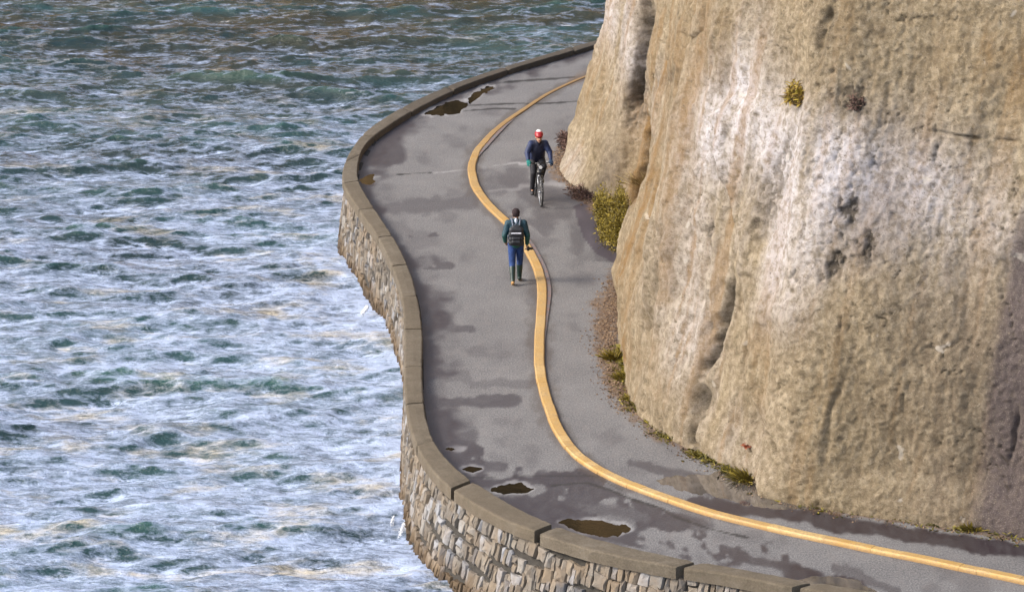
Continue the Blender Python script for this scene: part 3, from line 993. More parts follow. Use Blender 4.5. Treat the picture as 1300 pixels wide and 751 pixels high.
        F.append(tuple((n - 1) * m + k for k in range(m))[::-1])
        me = bpy.data.meshes.new('parapet_block')
        me.from_pydata(V.tolist(), [], F)
        bm = bmesh.new(); bm.from_mesh(me)
        bmesh.ops.recalc_face_normals(bm, faces=bm.faces)
        bm.to_mesh(me); bm.free()
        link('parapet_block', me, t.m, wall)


build_wall()


# ================================================================== YELLOW KERB
def build_kerb():
    K0 = catmull(np.array([unp(*p, 0.075)[:2] for p in KERB]))
    s = arclen(K0)
    for _ in range(60):
        K0[1:-1] = 0.25 * K0[:-2] + 0.5 * K0[1:-1] + 0.25 * K0[2:]
    root = empty('divider_kerb')
    tag(root, 'winding yellow painted kerb dividing the foot lane from the bicycle lane', 'kerb')
    t = NT('yellow_kerb_paint')
    geo = t.n('ShaderNodeNewGeometry')
    pos = geo.outputs['Position']
    rnd = t.n('ShaderNodeObjectInfo').outputs['Random']
    n1, n2 = t.noise(pos, 3, 5, 0.65), t.noise(pos, 22, 5, 0.72)
    col = t.mix(t.ramp(n1, [(0.35, 0.0), (0.7, 1.0)]), (0.43, 0.255, 0.072), (0.52, 0.345, 0.135))
    col = t.mix(t.ramp(rnd, [(0.0, 0.4), (0.3, 0.0), (0.75, 0.0), (1.0, 0.3)]), col, t.ramp(rnd, [(0.4, (0.60, 0.45, 0.22)), (0.6, (0.36, 0.22, 0.08))]))
    worn = t.ramp(t.math('ADD', t.math('MULTIPLY', n2, 0.7), t.math('MULTIPLY', n1, 0.3)), [(0.47, 0.0), (0.60, 1.0)])
    col = t.mix(t.math('MULTIPLY', worn, 0.75), col, (0.29, 0.20, 0.105))
    col = t.mix(t.math('MULTIPLY', t.ramp(t.noise(pos, 40, 3, 0.7), [(0.34, 1.0), (0.42, 0.0)]), 0.6), col, (0.17, 0.12, 0.08))
    ysep = t.n('ShaderNodeSeparateXYZ', {'Vector': pos})
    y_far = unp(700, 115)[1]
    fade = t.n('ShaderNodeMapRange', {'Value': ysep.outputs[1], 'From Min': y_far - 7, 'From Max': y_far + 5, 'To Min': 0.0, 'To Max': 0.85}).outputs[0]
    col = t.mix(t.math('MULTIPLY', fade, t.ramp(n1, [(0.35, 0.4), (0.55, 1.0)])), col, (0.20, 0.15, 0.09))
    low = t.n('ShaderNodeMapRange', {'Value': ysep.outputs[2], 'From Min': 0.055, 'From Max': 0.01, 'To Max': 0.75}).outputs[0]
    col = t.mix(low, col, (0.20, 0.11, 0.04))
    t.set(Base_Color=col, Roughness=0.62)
    t.bump(n2, 0.5, 0.012)
    r = random.Random(3)
    p = -0.0
    xs, ys = proj(np.c_[K0, np.zeros(len(K0))])
    W, Hh = 0.104, 0.085
    prof = [(-W * 1.06, -.01), (-W * .97, Hh * .72), (-W * .80, Hh * .97), (0, Hh), (W * .80, Hh * .97), (W * .97, Hh * .72), (W * 1.06, -.01)]
    while p < s[-1] - 0.3:
        yy = np.interp(p, s, ys)
        L = r.uniform(0.24, 0.42) if 545 < yy < 640 else r.choice([r.uniform(.35, .6), r.uniform(.7, 1.3)])
        s0, s1 = p + .0015, min(p + L, s[-1]) - .0015
        n = max(3, int((s1 - s0) / .1))
        ts = np.linspace(s0, s1, n)
        c = at_s(K0, s, ts)
        tg = at_s(K0, s, ts + .02) - at_s(K0, s, ts - .02)
        tg /= np.linalg.norm(tg, axis=1)[:, None] + 1e-9
        dz, dxo = r.uniform(-.004, .004), r.uniform(-.004, .004)
        V = []
        fh = np.interp(yy, [95, 130, 180, 260, 450, 560, 680], [.18, .28, .42, .6, .6, .8, 1.0])
        fw = np.interp(yy, [95, 130, 180, 230], [.5, .62, .85, 1.0])
        for i in range(n):
            sh = 1.0
            for (q, z) in prof:
                V.append((c[i, 0] + tg[i, 1] * (q * sh * fw + dxo), c[i, 1] - tg[i, 0] * (q * sh * fw + dxo), z * (sh * fh if z > 0 else 1) + dz))
        m = len(prof)
        F = [(i * m + k, i * m + k + 1, (i + 1) * m + k + 1, (i + 1) * m + k) for i in range(n - 1) for k in range(m - 1)]
        q0 = len(V)
        V += V[:m] + V[(n - 1) * m:n * m]
        F += [tuple(q0 + k for k in range(m)), tuple(q0 + m + k for k in range(m))[::-1]]
        me = bpy.data.meshes.new('kerb_block')
        me.from_pydata(V, [], F)
        bm = bmesh.new(); bm.from_mesh(me)
        bmesh.ops.recalc_face_normals(bm, faces=bm.faces)
        for f in bm.faces: f.smooth = False
        bm.to_mesh(me); bm.free()
        link('kerb_block', me, t.m, root)
        p += L
    # worn red line along the bicycle side
    tr = NT('worn_red_paint')
    v = tr.coords()
    f = tr.ramp(tr.noise(v, 9, 5, 0.7), [(0.40, 0.0), (0.62, 1.0)])
    tr.set(Base_Color=tr.mix(f, (0.42, 0.07, 0.045), (0.15, 0.13, 0.125)), Roughness=0.8)
    tr2 = NT('faded_red_paint')
    v = tr2.coords()
    f = tr2.ramp(tr2.noise(v, 6, 5, 0.7), [(0.32, 0.0), (0.52, 1.0)])
    tr2.set(Base_Color=tr2.mix(f, (0.23, 0.115, 0.085), (0.145, 0.132, 0.134)), Roughness=0.85)
    for (ya, yb, wd, mt) in [(268, 440, .09, tr2), (600, 622, .07, tr), (644, 662, .07, tr), (690, 740, .06, tr), (150, 200, .08, tr2)]:
        idx = np.where((ys > ya) & (ys < yb))[0]
        c = K0[idx]
        tg = np.gradient(c, axis=0)
        tg /= np.linalg.norm(tg, axis=1)[:, None]
        side = np.stack([-tg[:, 1], tg[:, 0]], 1)
        if side[:, 0].mean() < 0: side = -side
        e = np.clip(np.minimum(np.arange(len(c)), np.arange(len(c))[::-1]) / (len(c) * .3), 0.02, 1)
        i_ = c + side * (W - .01)
        o_ = c + side * (W + wd * e)[:, None]
        V = np.vstack([np.c_[i_, np.full(len(c), .023)], np.c_[o_, np.full(len(c), .021)]])
        m = len(c)
        F = [(k, k + 1, m + k + 1, m + k) for k in range(m - 1)]
        link('paint_line', mesh_np('paint_line', V, F), mt.m, root)


build_kerb()


# ================================================================== PLANTS
def plant_mat(name, c0, c1, c2):
    t = NT(name)
    a = t.n('ShaderNodeVertexColor', layer_name='rnd')
    r = t.n('ShaderNodeSeparateColor', {'Color': a.outputs[0]}).outputs[0]
    t.set(Base_Color=t.ramp(r, [(0.0, c0), (0.5, c1), (1.0, c2)]), Roughness=0.75)
    return t.m


M_BUSH = plant_mat('yellow_green_leaf', (0.055, 0.040, 0.006), (0.155, 0.118, 0.010), (0.29, 0.215, 0.018))
M_DRY = plant_mat('dry_grass', (0.13, 0.08, 0.03), (0.26, 0.18, 0.07), (0.40, 0.31, 0.13))
M_DEAD = plant_mat('dead_brown_brush', (0.035, 0.018, 0.014), (0.085, 0.042, 0.032), (0.15, 0.085, 0.06))
M_MOSS = plant_mat('moss', (0.055, 0.048, 0.010), (0.13, 0.11, 0.014), (0.26, 0.21, 0.02))


def blades(roots, dirs, lens, wid, seed=0, bend=0.5):
    """tapered bent blades -> V, F, rnd"""
    r = np.random.default_rng(seed)
    V, F, R = [], [], []
    for k in range(len(roots)):
        p, d, L = np.array(roots[k]), np.array(dirs[k], float), lens[k]
        d /= np.linalg.norm(d)
        side = np.cross(d, r.normal(size=3))
        side /= np.linalg.norm(side) + 1e-9
        hv = np.array([d[0], d[1], 0]) + 0.2 * r.normal(size=3)
        w_ = wid * r.uniform(.6, 1.3)
        rn = r.random()
        b = len(V)
        for q, ww in ((0, .7), (.4, 1.0), (.75, .7)):
            c = p + d * L * q + (hv * bend - np.array([0, 0, bend * .8])) * L * q * q * .5
            V += [c - side * w_ * ww, c + side * w_ * ww]
        V.append(p + d * L + (hv * bend - np.array([0, 0, bend * .8])) * L * .5)
        F += [(b, b + 1, b + 3, b + 2), (b + 2, b + 3, b + 5, b + 4), (b + 4, b + 5, b + 6)]
        R += [rn] * 7
    return V, F, R


def plant(name, loc, V, F, R, mat, label, cat, group=None, kind=None):
    root = None
    me = bpy.data.meshes.new(name)
    me.from_pydata([tuple(v) for v in V], [], F)
    attr(me, 'rnd', [np.array(R)])
    o = link(name, me, mat)
    o.location = loc
    return tag(o, label, cat, group, kind)


def tuft(name, loc, h, rad, n, mat, label, cat, seed, outv=(0, 0, 0), group=None, wid=0.012):
    r = np.random.default_rng(seed)
    roots = [(r.normal() * rad * .45, r.normal() * rad * .45, -.03) for _ in range(n)]
    dirs = [(p[0] / rad * .8 + r.normal() * .35 + outv[0], p[1] / rad * .8 + r.normal() * .35 + outv[1], 1.0 + outv[2]) for p in roots]
    return plant(name, loc, *blades(roots, dirs, h * r.uniform(.45, 1.1, n), wid, seed), mat, label, cat, group)


def bush(name, loc, sx, sy, sz, n, mat, label, cat, seed, leaf=.09, wid=.018):
    """mound of leafy sprays around woody stems, with an uneven outline"""
    r = np.random.default_rng(seed)
    root = empty(name, loc)
    tag(root, label, cat)
    roots, dirs, lens = [], [], []
    heads = [(r.uniform(-.8, .8) * sx, r.uniform(-.8, .8) * sy, r.uniform(.15, .95) * sz) for _ in range(34)]
    heads = [(a + .25 * sx * (-b / sy), b, c * (1 - .35 * abs(a / sx)) * (.72 + .28 * b / sy)) for a, b, c in heads]
    for k in range(n):
        hx, hy, hz = heads[r.integers(len(heads))]
        q = r.normal(size=3) * np.array([sx, sy, sz]) * .14
        p = np.array([hx, hy, hz]) + q
        p[2] = max(p[2], 0.0)
        roots.append(p)
        dirs.append(q / (np.linalg.norm(q) + 1e-6) + np.array([0, 0, .7]) + r.normal(size=3) * .5)
        lens.append(leaf * r.uniform(.5, 1.5))
    V, F, R = blades(roots, dirs, lens, wid, seed, .6)
    me = bpy.data.meshes.new('foliage')
    me.from_pydata([tuple(v) for v in V], [], F)
    attr(me, 'rnd', [np.array(R)])
    link('foliage', me, mat, root)
    bm = bmesh.new()
    for hx, hy, hz in heads:
        tube_bm(bm, (hx * .25, hy * .25, -.05), (hx, hy, hz), .012, .005, 5)
    me = bpy.data.meshes.new('stems')
    bm.to_mesh(me); bm.free()
    link('stems', me, simple('twig_bark', (0.06, 0.04, 0.025)), root)


def tube_bm(bm, p0, p1, r0, r1=None, n=10, caps=True):
    r1 = r0 if r1 is None else r1
    p0, p1 = Vector(p0), Vector(p1)
    d = (p1 - p0).normalized()
    a = d.orthogonal().normalized()
    b = d.cross(a)
    A = [bm.verts.new(p0 + (a * math.cos(2 * math.pi * i / n) + b * math.sin(2 * math.pi * i / n)) * r0) for i in range(n)]
    B = [bm.verts.new(p1 + (a * math.cos(2 * math.pi * i / n) + b * math.sin(2 * math.pi * i / n)) * r1) for i in range(n)]
    for i in range(n):
        f = bm.faces.new((A[i], A[(i + 1) % n], B[(i + 1) % n], B[i]))
        f.smooth = True
    if caps:
        bm.faces.new(A[::-1])
        bm.faces.new(B)


def build_plants():
    bush('bush', unp(780, 296), .40, 2.0, 1.0, 15000, M_BUSH, 'dense yellow-green bush in the recess between the two cliff buttresses', 'bush', 1, .055, .010)
    c = on_cliff(816, 222)
    tuft('dry_grass_tuft', c + np.array([0, 0, -.15]), .42, .34, 300, M_DRY, 'pale dry grass hanging on the rock above the yellow-green bush', 'grass', 2, (-.15, -.15, .25), wid=.007)
    bush('dead_brush', unp(723, 186), .28, 1.0, .30, 1700, M_DEAD, 'dark brown dead brush at the foot of the far buttress', 'brush', 3, .10, .010)
    bush('dead_brush', unp(737, 248), .30, .55, .16, 800, M_DEAD, 'low brown litter and brush in front of the yellow-green bush', 'brush', 14, .08, .010)
    c = on_cliff(1012, 122)
    bush('cliff_shrub', c + np.array([-.05, -.1, -.1]), .20, .14, .36, 700, plant_mat('cliff_shrub_leaf', (0.12, 0.07, 0.02), (0.26, 0.17, 0.03), (0.45, 0.34, 0.04)), 'small yellow and brown shrub clinging high on the cliff face', 'shrub', 4, .09, .012)
    c = on_cliff(1085, 128)
    bush('cliff_shrub', c + np.array([0, -.06, -.15]), .14, .10, .30, 160, M_DEAD, 'sparse brown shrub on the cliff right of the yellow one', 'shrub', 15, .07, .010)
    for k, (px, py, h, rad, n, m, lab) in enumerate([(953, 607, .30, .26, 420, M_BUSH, 'yellow-green grass tuft where the cliff meets the broad puddle'),
                                                     (1233, 672, .24, .13, 200, M_BUSH, 'lone yellow-green tuft at the cliff foot on the far right'),
                                                     (779, 455, .30, .16, 260, M_BUSH, 'upper of the bright tufts beside the brown soil patch'),
                                                     (794, 480, .26, .15, 260, M_BUSH, 'middle of the bright tufts beside the brown soil patch'),
                                                     (804, 507, .20, .12, 160, M_BUSH, 'lower of the bright tufts beside the brown soil patch'),
                                                     (888, 578, .16, .14, 170, M_BUSH, 'small tuft below the crack in the cliff'),
                                                     (925, 596, .16, .20, 170, M_MOSS, 'dull green tuft left of the tuft at the broad puddle')]):
        tuft('grass_tuft', unp(px, py), h, rad, n, m, lab, 'grass', 20 + k, (-.3, -.2, 0), 'grass tufts along the cliff foot', .010)
    c = on_cliff(949, 560)
    tuft('rust_fern', c, .10, .09, 60, plant_mat('rust_leaf', (0.22, 0.05, 0.02), (0.36, 0.09, 0.04), (0.45, 0.16, 0.08)), 'small rust-red clump low on the cliff above the broad puddle', 'plant', 41, (-.3, -.5, -.6), wid=.012)
    # moss and weeds all along the foot
    r = np.random.default_rng(8)
    s = arclen(FC)
    px, py = proj(np.c_[FC, np.zeros(len(FC))])
    lo, hi = np.interp(440, py, s), np.interp(690, py, s)
    roots, dirs, lens = [], [], []
    for k in range(5200):
        u = r.uniform(lo, hi)
        p = at_s(FC, s, np.array([u]))[0]
        yy = np.interp(u, s, py)
        dens = np.interp(yy, [440, 500, 560, 605, 620, 645, 690], [.9, .9, 1, 1, .15, .22, .35]) * np.clip(.55 + 1.5 * perlin(u * 1.1, .3, .9), 0, 1)
        if r.random() > dens: continue
        o = abs(r.normal()) * .13
        q = at_s(FC, s, np.array([u + .05]))[0] - p
        q /= np.linalg.norm(q)
        nrm = np.array([q[1], -q[0]])
        if nrm[0] > 0: nrm = -nrm
        p = p + nrm * (o - .02)
        roots.append((p[0], p[1], -.01 + r.uniform(0, .05) * (o < .08)))
        dirs.append((r.normal() * .7 - .3, r.normal() * .7 - .3, .7))
        lens.append(r.uniform(.03, .12))
    plant('moss', (0, 0, 0), *blades(roots, dirs, lens, .016, 9, .6), M_MOSS, 'moss and low weeds along the cliff foot', 'moss', kind='stuff')
    # leaf litter and stones on the soil strip
    V, F, R = [], [], []
    def bit(x, y, sz, flat):
        b = len(V)
        for q in range(6):
            a = q * math.pi / 3 + r.uniform(-.3, .3)
            V.append((x + math.cos(a) * sz * r.uniform(.6, 1.2), y + math.sin(a) * sz * r.uniform(.6, 1.2), .004))
        V.append((x + r.normal() * sz * .2, y + r.normal() * sz * .2, .012 + sz * flat))
        for q in range(6): F.append((b + q, b + (q + 1) % 6, b + 6))
        R.extend([r.random()] * 7)
    for k in range(2600):
        t_ = r.random()
        X = np.interp(t_, [0, .3, .5, .75, 1], [790, 778, 774, 784, 806]) - abs(r.normal()) * 15 + 8
        Y = 352 + 170 * t_ + r.normal() * 4
        p = unp(X, Y)
        bit(p[0], p[1], r.uniform(.008, .03), r.uniform(.2, .8))
    for k in range(900):
        t_ = r.random()
        X = np.interp(t_, [0, .3, .55, 1], [742, 720, 710, 752]) - r.normal() * 6 - 2
        Y = np.interp(t_, [0, .3, .55, 1], [168, 190, 212, 258]) + r.normal() * 4
        p = unp(X, Y)
        bit(p[0], p[1], r.uniform(.01, .035), r.uniform(.2, .8))
    for k in range(500):
        u = r.uniform(lo, np.interp(700, py, s))
        p = at_s(FC, s, np.array([u]))[0]
        bit(p[0] - abs(r.normal()) * .2, p[1] - abs(r.normal()) * .12, r.uniform(.008, .025), .6)
    plant('leaf_litter', (0, 0, 0), V, F, R, plant_mat('litter', (0.05, 0.028, 0.016), (0.13, 0.075, 0.04), (0.25, 0.17, 0.10)), 'brown leaf litter and grit at the cliff foot', 'litter', kind='stuff')
    # spray at the wall foot
    ico = bmesh.new()
    bmesh.ops.create_icosphere(ico, subdivisions=1, radius=1)
    iv = np.array([v.co[:] for v in ico.verts])
    ifc = [tuple(v.index for v in f.verts) for f in ico.faces]
    ico.free()
    V, F = [], []
    for (px_, py_, z0, dx, dz, n, sz) in [(463, 394, WATER + .1, .06, .17, 320, .016), (498, 662, WATER + .08, .03, .22, 110, .010), (510, 672, WATER + .12, .04, .26, 160, .010)]:
        c = unp(px_, py_, z0)
        for k in range(n):
            t_ = r.uniform(-1, 1)
            p = c + np.array([t_ * dx + r.normal() * .016, r.normal() * .04, t_ * dz * .5 + r.normal() * .012])
            b = len(V)
            V += [tuple(p + v * sz * r.uniform(.3, 1.2) * np.array([1, 1, 1.4])) for v in iv]
            F += [tuple(i + b for i in f) for f in ifc]
    me = bpy.data.meshes.new('sea_spray')
    me.from_pydata(V, [], F)
    for p in me.polygons: p.use_smooth = True
    tag(link('sea_spray', me, simple('spray_foam', (0.78, 0.80, 0.84), .6, .05)), 'white spray thrown up at the foot of the seawall', 'spray', kind='stuff')


build_plants()


# ================================================================== PEOPLE
def prim_mesh(prims):
    bm = bmesh.new()
    for p in prims:
        if p[0] == 'c':                                # round cone
            _, a, ra, b, rb = p
            tube_bm(bm, a, b, ra, rb, 14)
            for q, r_ in ((a, ra), (b, rb)):
                bmesh.ops.create_uvsphere(bm, u_segments=14, v_segments=9, radius=r_ * 1.005, matrix=Matrix.Translation(q))
        else:                                          # ellipsoid: centre, radii, optional x-rotation
            _, c, rad, rx = p
            bmesh.ops.create_uvsphere(bm, u_segments=20, v_segments=14, radius=1.0, matrix=Matrix.Translation(c) @ Matrix.Rotation(rx, 4, 'X') @ Matrix.Diagonal((*rad, 1)))
    me = bpy.data.meshes.new('tmp')
    bm.to_mesh(me); bm.free()
    return me


def solid(name, prims, mat, parent, voxel=.011, smooth=6, extra=()):
    """one continuous surface grown from overlapping tapered limbs"""
    me = prim_mesh(prims)
    o = bpy.data.objects.new('tmp', me)
    COL.objects.link(o)
    m = o.modifiers.new('r', 'REMESH')
    m.mode = 'VOXEL'
    m.voxel_size = voxel
    if smooth:
        m = o.modifiers.new('s', 'SMOOTH')
        m.factor, m.iterations = 0.5, smooth
    dg = bpy.context.evaluated_depsgraph_get()
    res = bpy.data.meshes.new_from_object(o.evaluated_get(dg))
    bpy.data.objects.remove(o)
    res.name = name
    for p in res.polygons: p.use_smooth = True
    res.materials.clear()
    out = link(name, res, mat, parent)
    for (mt, pts) in extra:                            # small regions of another colour: eyes, lips
        res.materials.append(mt)
        k = len(res.materials) - 1
        for p in res.polygons:
            c = p.center
            for (q, r_) in pts:
                if (c - Vector(q)).length < r_:
                    p.material_index = k
    return out


def hand(w_, fwd, side, curl, s=1.0):
    """palm and five bent fingers from the wrist w_, pointing along fwd; thumb towards side; fingers bend towards curl"""
    w_, fwd, side, curl = Vector(w_), Vector(fwd).normalized(), Vector(side).normalized(), Vector(curl).normalized()
    P = []
    palm = w_ + fwd * .085 * s
    for k in (-1, -.3, .4, 1):
        P.append(('c', w_ + side * k * .014, .021 * s, palm + side * k * .028 * s, .014 * s))
    for k, L in ((-1, .062), (-.35, .076), (.3, .082), (.95, .074)):
        a = palm + side * k * .029 * s
        b = a + (fwd * .8 + curl * .5).normalized() * L * .5 * s
        c = b + (fwd * .25 + curl).normalized() * L * .55 * s
        P += [('c', a, .0105 * s, b, .0095 * s), ('c', b, .0095 * s, c, .008 * s)]
    a = w_ + fwd * .03 * s + side * .026 * s
    b = a + (fwd * .7 + side * .8 + curl * .3).normalized() * .04 * s
    c = b + (fwd * .8 + curl * .6).normalized() * .032 * s
    P += [('c', a, .014 * s, b, .0115 * s), ('c', b, .0115 * s, c, .009 * s)]
    return P


SKIN = simple('skin', (0.42, 0.24, 0.16), .55, .08, 20)
DARK = simple('dark_eye', (0.02, 0.015, 0.012), .3, .1)
LIPS = simple('lips', (0.36, 0.13, 0.11), .5, .1)


def head_prims(c, pitch=0.0, yaw=0.0):
    """skull, jaw, nose, ears about centre c, facing +Y"""
    c = Vector(c)
    R = Matrix.Rotation(yaw, 3, 'Z') @ Matrix.Rotation(pitch, 3, 'X')
    f = lambda x, y, z: c + R @ Vector((x, y, z))
    P = [('e', f(0, -.008, .025), (.076, .096, .095), pitch), ('e', f(0, .028, -.045), (.056, .062, .072), pitch), ('c', f(0, .088, .005), .011, f(0, .106, -.028), .015),
         ('c', f(-.03, .078, .022), .014, f(.03, .078, .022), .014), ('c', f(-.018, .083, -.062), .010, f(.018, .083, -.062), .010), ('e', f(0, .066, -.10), (.022, .022, .018), pitch)]
    for s in (-1, 1):
        P.append(('e', f(s * .078, -.004, -.012), (.010, .020, .032), pitch))
    ex = [(DARK, [(f(s * .031, .082, .006), .012) for s in (-1, 1)]), (LIPS, [(f(k * .01, .094, -.062), .011) for k in (-1.6, 0, 1.6)])]
    return P, ex, f


def build_walker():
    base = unp(655, 359)
    root = empty('person', base, math.radians(2))
    root.scale = (.96, .96, .955)
    tag(root, 'walker seen from behind in teal jacket, blue trousers, dark boots and backpack', 'person')
    hip = {-1: (-.088, 0, .90), 1: (.088, .01, .90)}
    knee = {-1: (-.085, -.06, .49), 1: (.09, .13, .50)}
    ank = {-1: (-.080, -.27, .13), 1: (.085, .16, .09)}
    toe = {-1: (-.080, -.15, .03), 1: (.10, .31, .035)}
    sh = {-1: (-.175, .0, 1.385), 1: (.175, .0, 1.385)}
    el = {-1: (-.255, -.05, 1.12), 1: (.255, -.04, 1.11)}
    wr = {-1: (-.235, .10, .93), 1: (.25, .05, .885)}
    H, ex, f = head_prims((0, .05, 1.585), math.radians(-6))
    B = H + [('c', (0, .02, 1.42), .052, (0, .04, 1.53), .05), ('e', (0, 0, 1.26), (.15, .10, .20), 0), ('e', (0, .0, .97), (.15, .10, .13), 0), ('c', (0, 0, 1.0), .11, (0, 0, 1.25), .12)]
    for s in (-1, 1):
        B += [('c', (s * .06, 0, 1.40), .055, sh[s], .055), ('c', sh[s], .052, el[s], .042), ('c', el[s], .041, wr[s], .027),
              ('c', hip[s], .085, knee[s], .058), ('c', knee[s], .055, ank[s], .038), ('c', ank[s], .040, toe[s], .030)]
    B += hand(wr[1], (.05, .10, -1), (0, 1, .1), (-1, .1, 0)) + hand(wr[-1], (.2, .8, -.6), (.3, .6, .6), (1, 0, -.4))
    solid('body', B, SKIN, root, .009, 3, ex)
    jk = NT('teal_jacket')
    v = jk.coords()
    z = jk.n('ShaderNodeSeparateXYZ', {'Vector': v}).outputs[2]
    g = jk.n('ShaderNodeMapRange', {'Value': z, 'From Min': 1.22, 'From Max': 1.0}).outputs[0]
    jc = jk.mix(g, (0.008, 0.045, 0.070), (0.005, 0.085, 0.058))
    jk.set(Base_Color=jk.mix(jk.ramp(jk.noise(v, 14, 4), [(0.35, 0.0), (0.7, 0.5)]), jc, (0.01, 0.03, 0.04)), Roughness=.65)
    jk.bump(jk.noise(v, 11, 3), .8, .03)
    J = [('e', (0, 0, 1.24), (.185, .135, .235), 0), ('c', (0, 0, .95), .155, (0, 0, 1.25), .15), ('e', (0, 0, .93), (.18, .135, .10), 0), ('c', (0, .015, 1.38), .085, (0, .025, 1.455), .068)]
    for s in (-1, 1):
        J += [('c', (s * .05, 0, 1.37), .095, sh[s], .083), ('c', sh[s], .080, el[s], .066), ('c', el[s], .064, tuple(Vector(el[s]).lerp(Vector(wr[s]), .9)), .048)]
    solid('jacket', J, jk.m, root)
    T = [('e', (0, 0, .90), (.155, .12, .12), 0)]
    for s in (-1, 1):
        T += [('c', hip[s], .100, knee[s], .076), ('c', knee[s], .076, tuple(Vector(knee[s]).lerp(Vector(ank[s]), .35)), .066)]
    solid('trousers', T, simple('blue_denim', (0.014, 0.042, 0.15), .85, .35, 12, bump=.6), root)
    bt = simple('dark_rubber', (0.010, 0.028, 0.024), .35, .3, 20)
    sl = simple('tan_rubber', (0.48, 0.27, 0.10), .7, .15)
    for s in (-1, 1):
        k, a, t_ = Vector(knee[s]), Vector(ank[s]), Vector(toe[s])
        b = solid('boot', [('c', tuple(k.lerp(a, .28)), .072, tuple(k.lerp(a, .62)), .064), ('c', tuple(k.lerp(a, .62)), .062, tuple(a), .050), ('c', tuple(a + Vector((0, -.02, -.02))), .050, tuple(t_ + Vector((0, 0, .015))), .044)], bt, root)
        d = (t_ - a)
        heel = Vector((a.x, a.y - .03, max(a.z - .055, .012))) if s > 0 else Vector((a.x, a.y - .055, a.z - .035))
        tp = Vector((t_.x, t_.y + .03, .012))
        solid('sole', [('c', tuple(heel), .036, tuple(heel.lerp(tp, .4)), .032), ('c', tuple(heel.lerp(tp, .4)), .032, tuple(tp), .036)] if s < 0 else [('c', tuple(heel), .012, tuple(tp), .012), ('c', tuple(heel + Vector((.03, 0, 0))), .012, tuple(tp + Vector((.03, 0, 0))), .012), ('c', tuple(heel - Vector((.03, 0, 0))), .012, tuple(tp - Vector((.03, 0, 0))), .012)], sl, b, .008, 2)
    hat = simple('dark_knit', (0.022, 0.012, 0.014), .95, .4, 60, bump=.8)
    solid('knit_cap', [('e', f(0, -.014, .040), (.092, .110, .100), 0), ('c', f(-.045, -.05, -.02), .042, f(.045, -.05, -.02), .042)], hat, root, .009, 4)
    solid('collar', [('e', (0, -.062, 1.455), (.040, .022, .048), 0), ('c', (0, -.075, 1.36), .022, (0, -.058, 1.49), .03)], simple('white_fleece', (0.50, 0.56, 0.68), .9, .1), root, .007, 2)
    # backpack: its own thing, on the walker's back
    pk = empty('backpack', tuple(base), math.radians(2))
    pk.scale = root.scale
    tag(pk, 'black backpack with a pale reflective stripe on the walker\'s back', 'backpack')
    bk = simple('black_nylon', (0.014, 0.016, 0.022), .6, .4, 16, bump=.7)
    bx = []
    for z in (.99, 1.08, 1.18, 1.28):
        w_ = .105 if z < 1.2 else .09
        bx.append(('c', (-w_, -.21, z), .075, (w_, -.21, z), .075))
    solid('pack_body', bx + [('c', (-.05, -.19, 1.33), .062, (.05, -.19, 1.33), .062)], bk, pk, .012, 4)
    solid('front_pocket', [('c', (-.07, -.275, 1.02), .045, (.07, -.275, 1.02), .045), ('c', (-.07, -.275, 1.10), .042, (.07, -.275, 1.10), .042)], bk, pk, .010, 3)
    solid('reflective_stripe', [('c', (-.10, -.282, 1.222), .016, (.10, -.282, 1.222), .016)], simple('reflective_tape', (0.62, 0.64, 0.72), .4, .05), pk, .006, 1)
    gs = simple('grey_webbing', (0.13, 0.15, 0.20), .8, .15)
    for s in (-1, 1):
        pts = [(s * .07, -.15, 1.36), (s * .085, -.10, 1.445), (s * .10, .02, 1.485), (s * .11, .12, 1.40), (s * .13, .15, 1.22), (s * .17, .06, 1.06), (s * .15, -.13, 1.0)]
        solid('shoulder_strap', [('c', pts[i], .019, pts[i + 1], .019) for i in range(6)], gs, pk, .008, 2)
    solid('haul_loop', [('c', (-.03, -.17, 1.39), .010, (0, -.18, 1.42), .010), ('c', (0, -.18, 1.42), .010, (.03, -.17, 1.39), .010)], gs, pk, .005, 1)
    # camera in the right hand
    c = Vector((.275, .075, .765))
    cm = empty('camera_in_hand', tuple(base), math.radians(2))
    cm.scale = root.scale
    tag(cm, 'small black camera hanging from the walker\'s right hand', 'camera')
    kb = simple('black_plastic', (0.012, 0.012, 0.013), .4, .2)
    solid('camera_body', [('c', c + Vector((0, -.045, .0)), .034, c + Vector((0, .045, 0)), .034), ('c', c + Vector((0, -.045, .035)), .03, c + Vector((0, .045, .035)), .03)], kb, cm, .007, 1)
    solid('lens', [('c', c + Vector((.02, 0, .015)), .032, c + Vector((.085, 0, .01)), .03)], kb, cm, .006, 1)


build_walker()


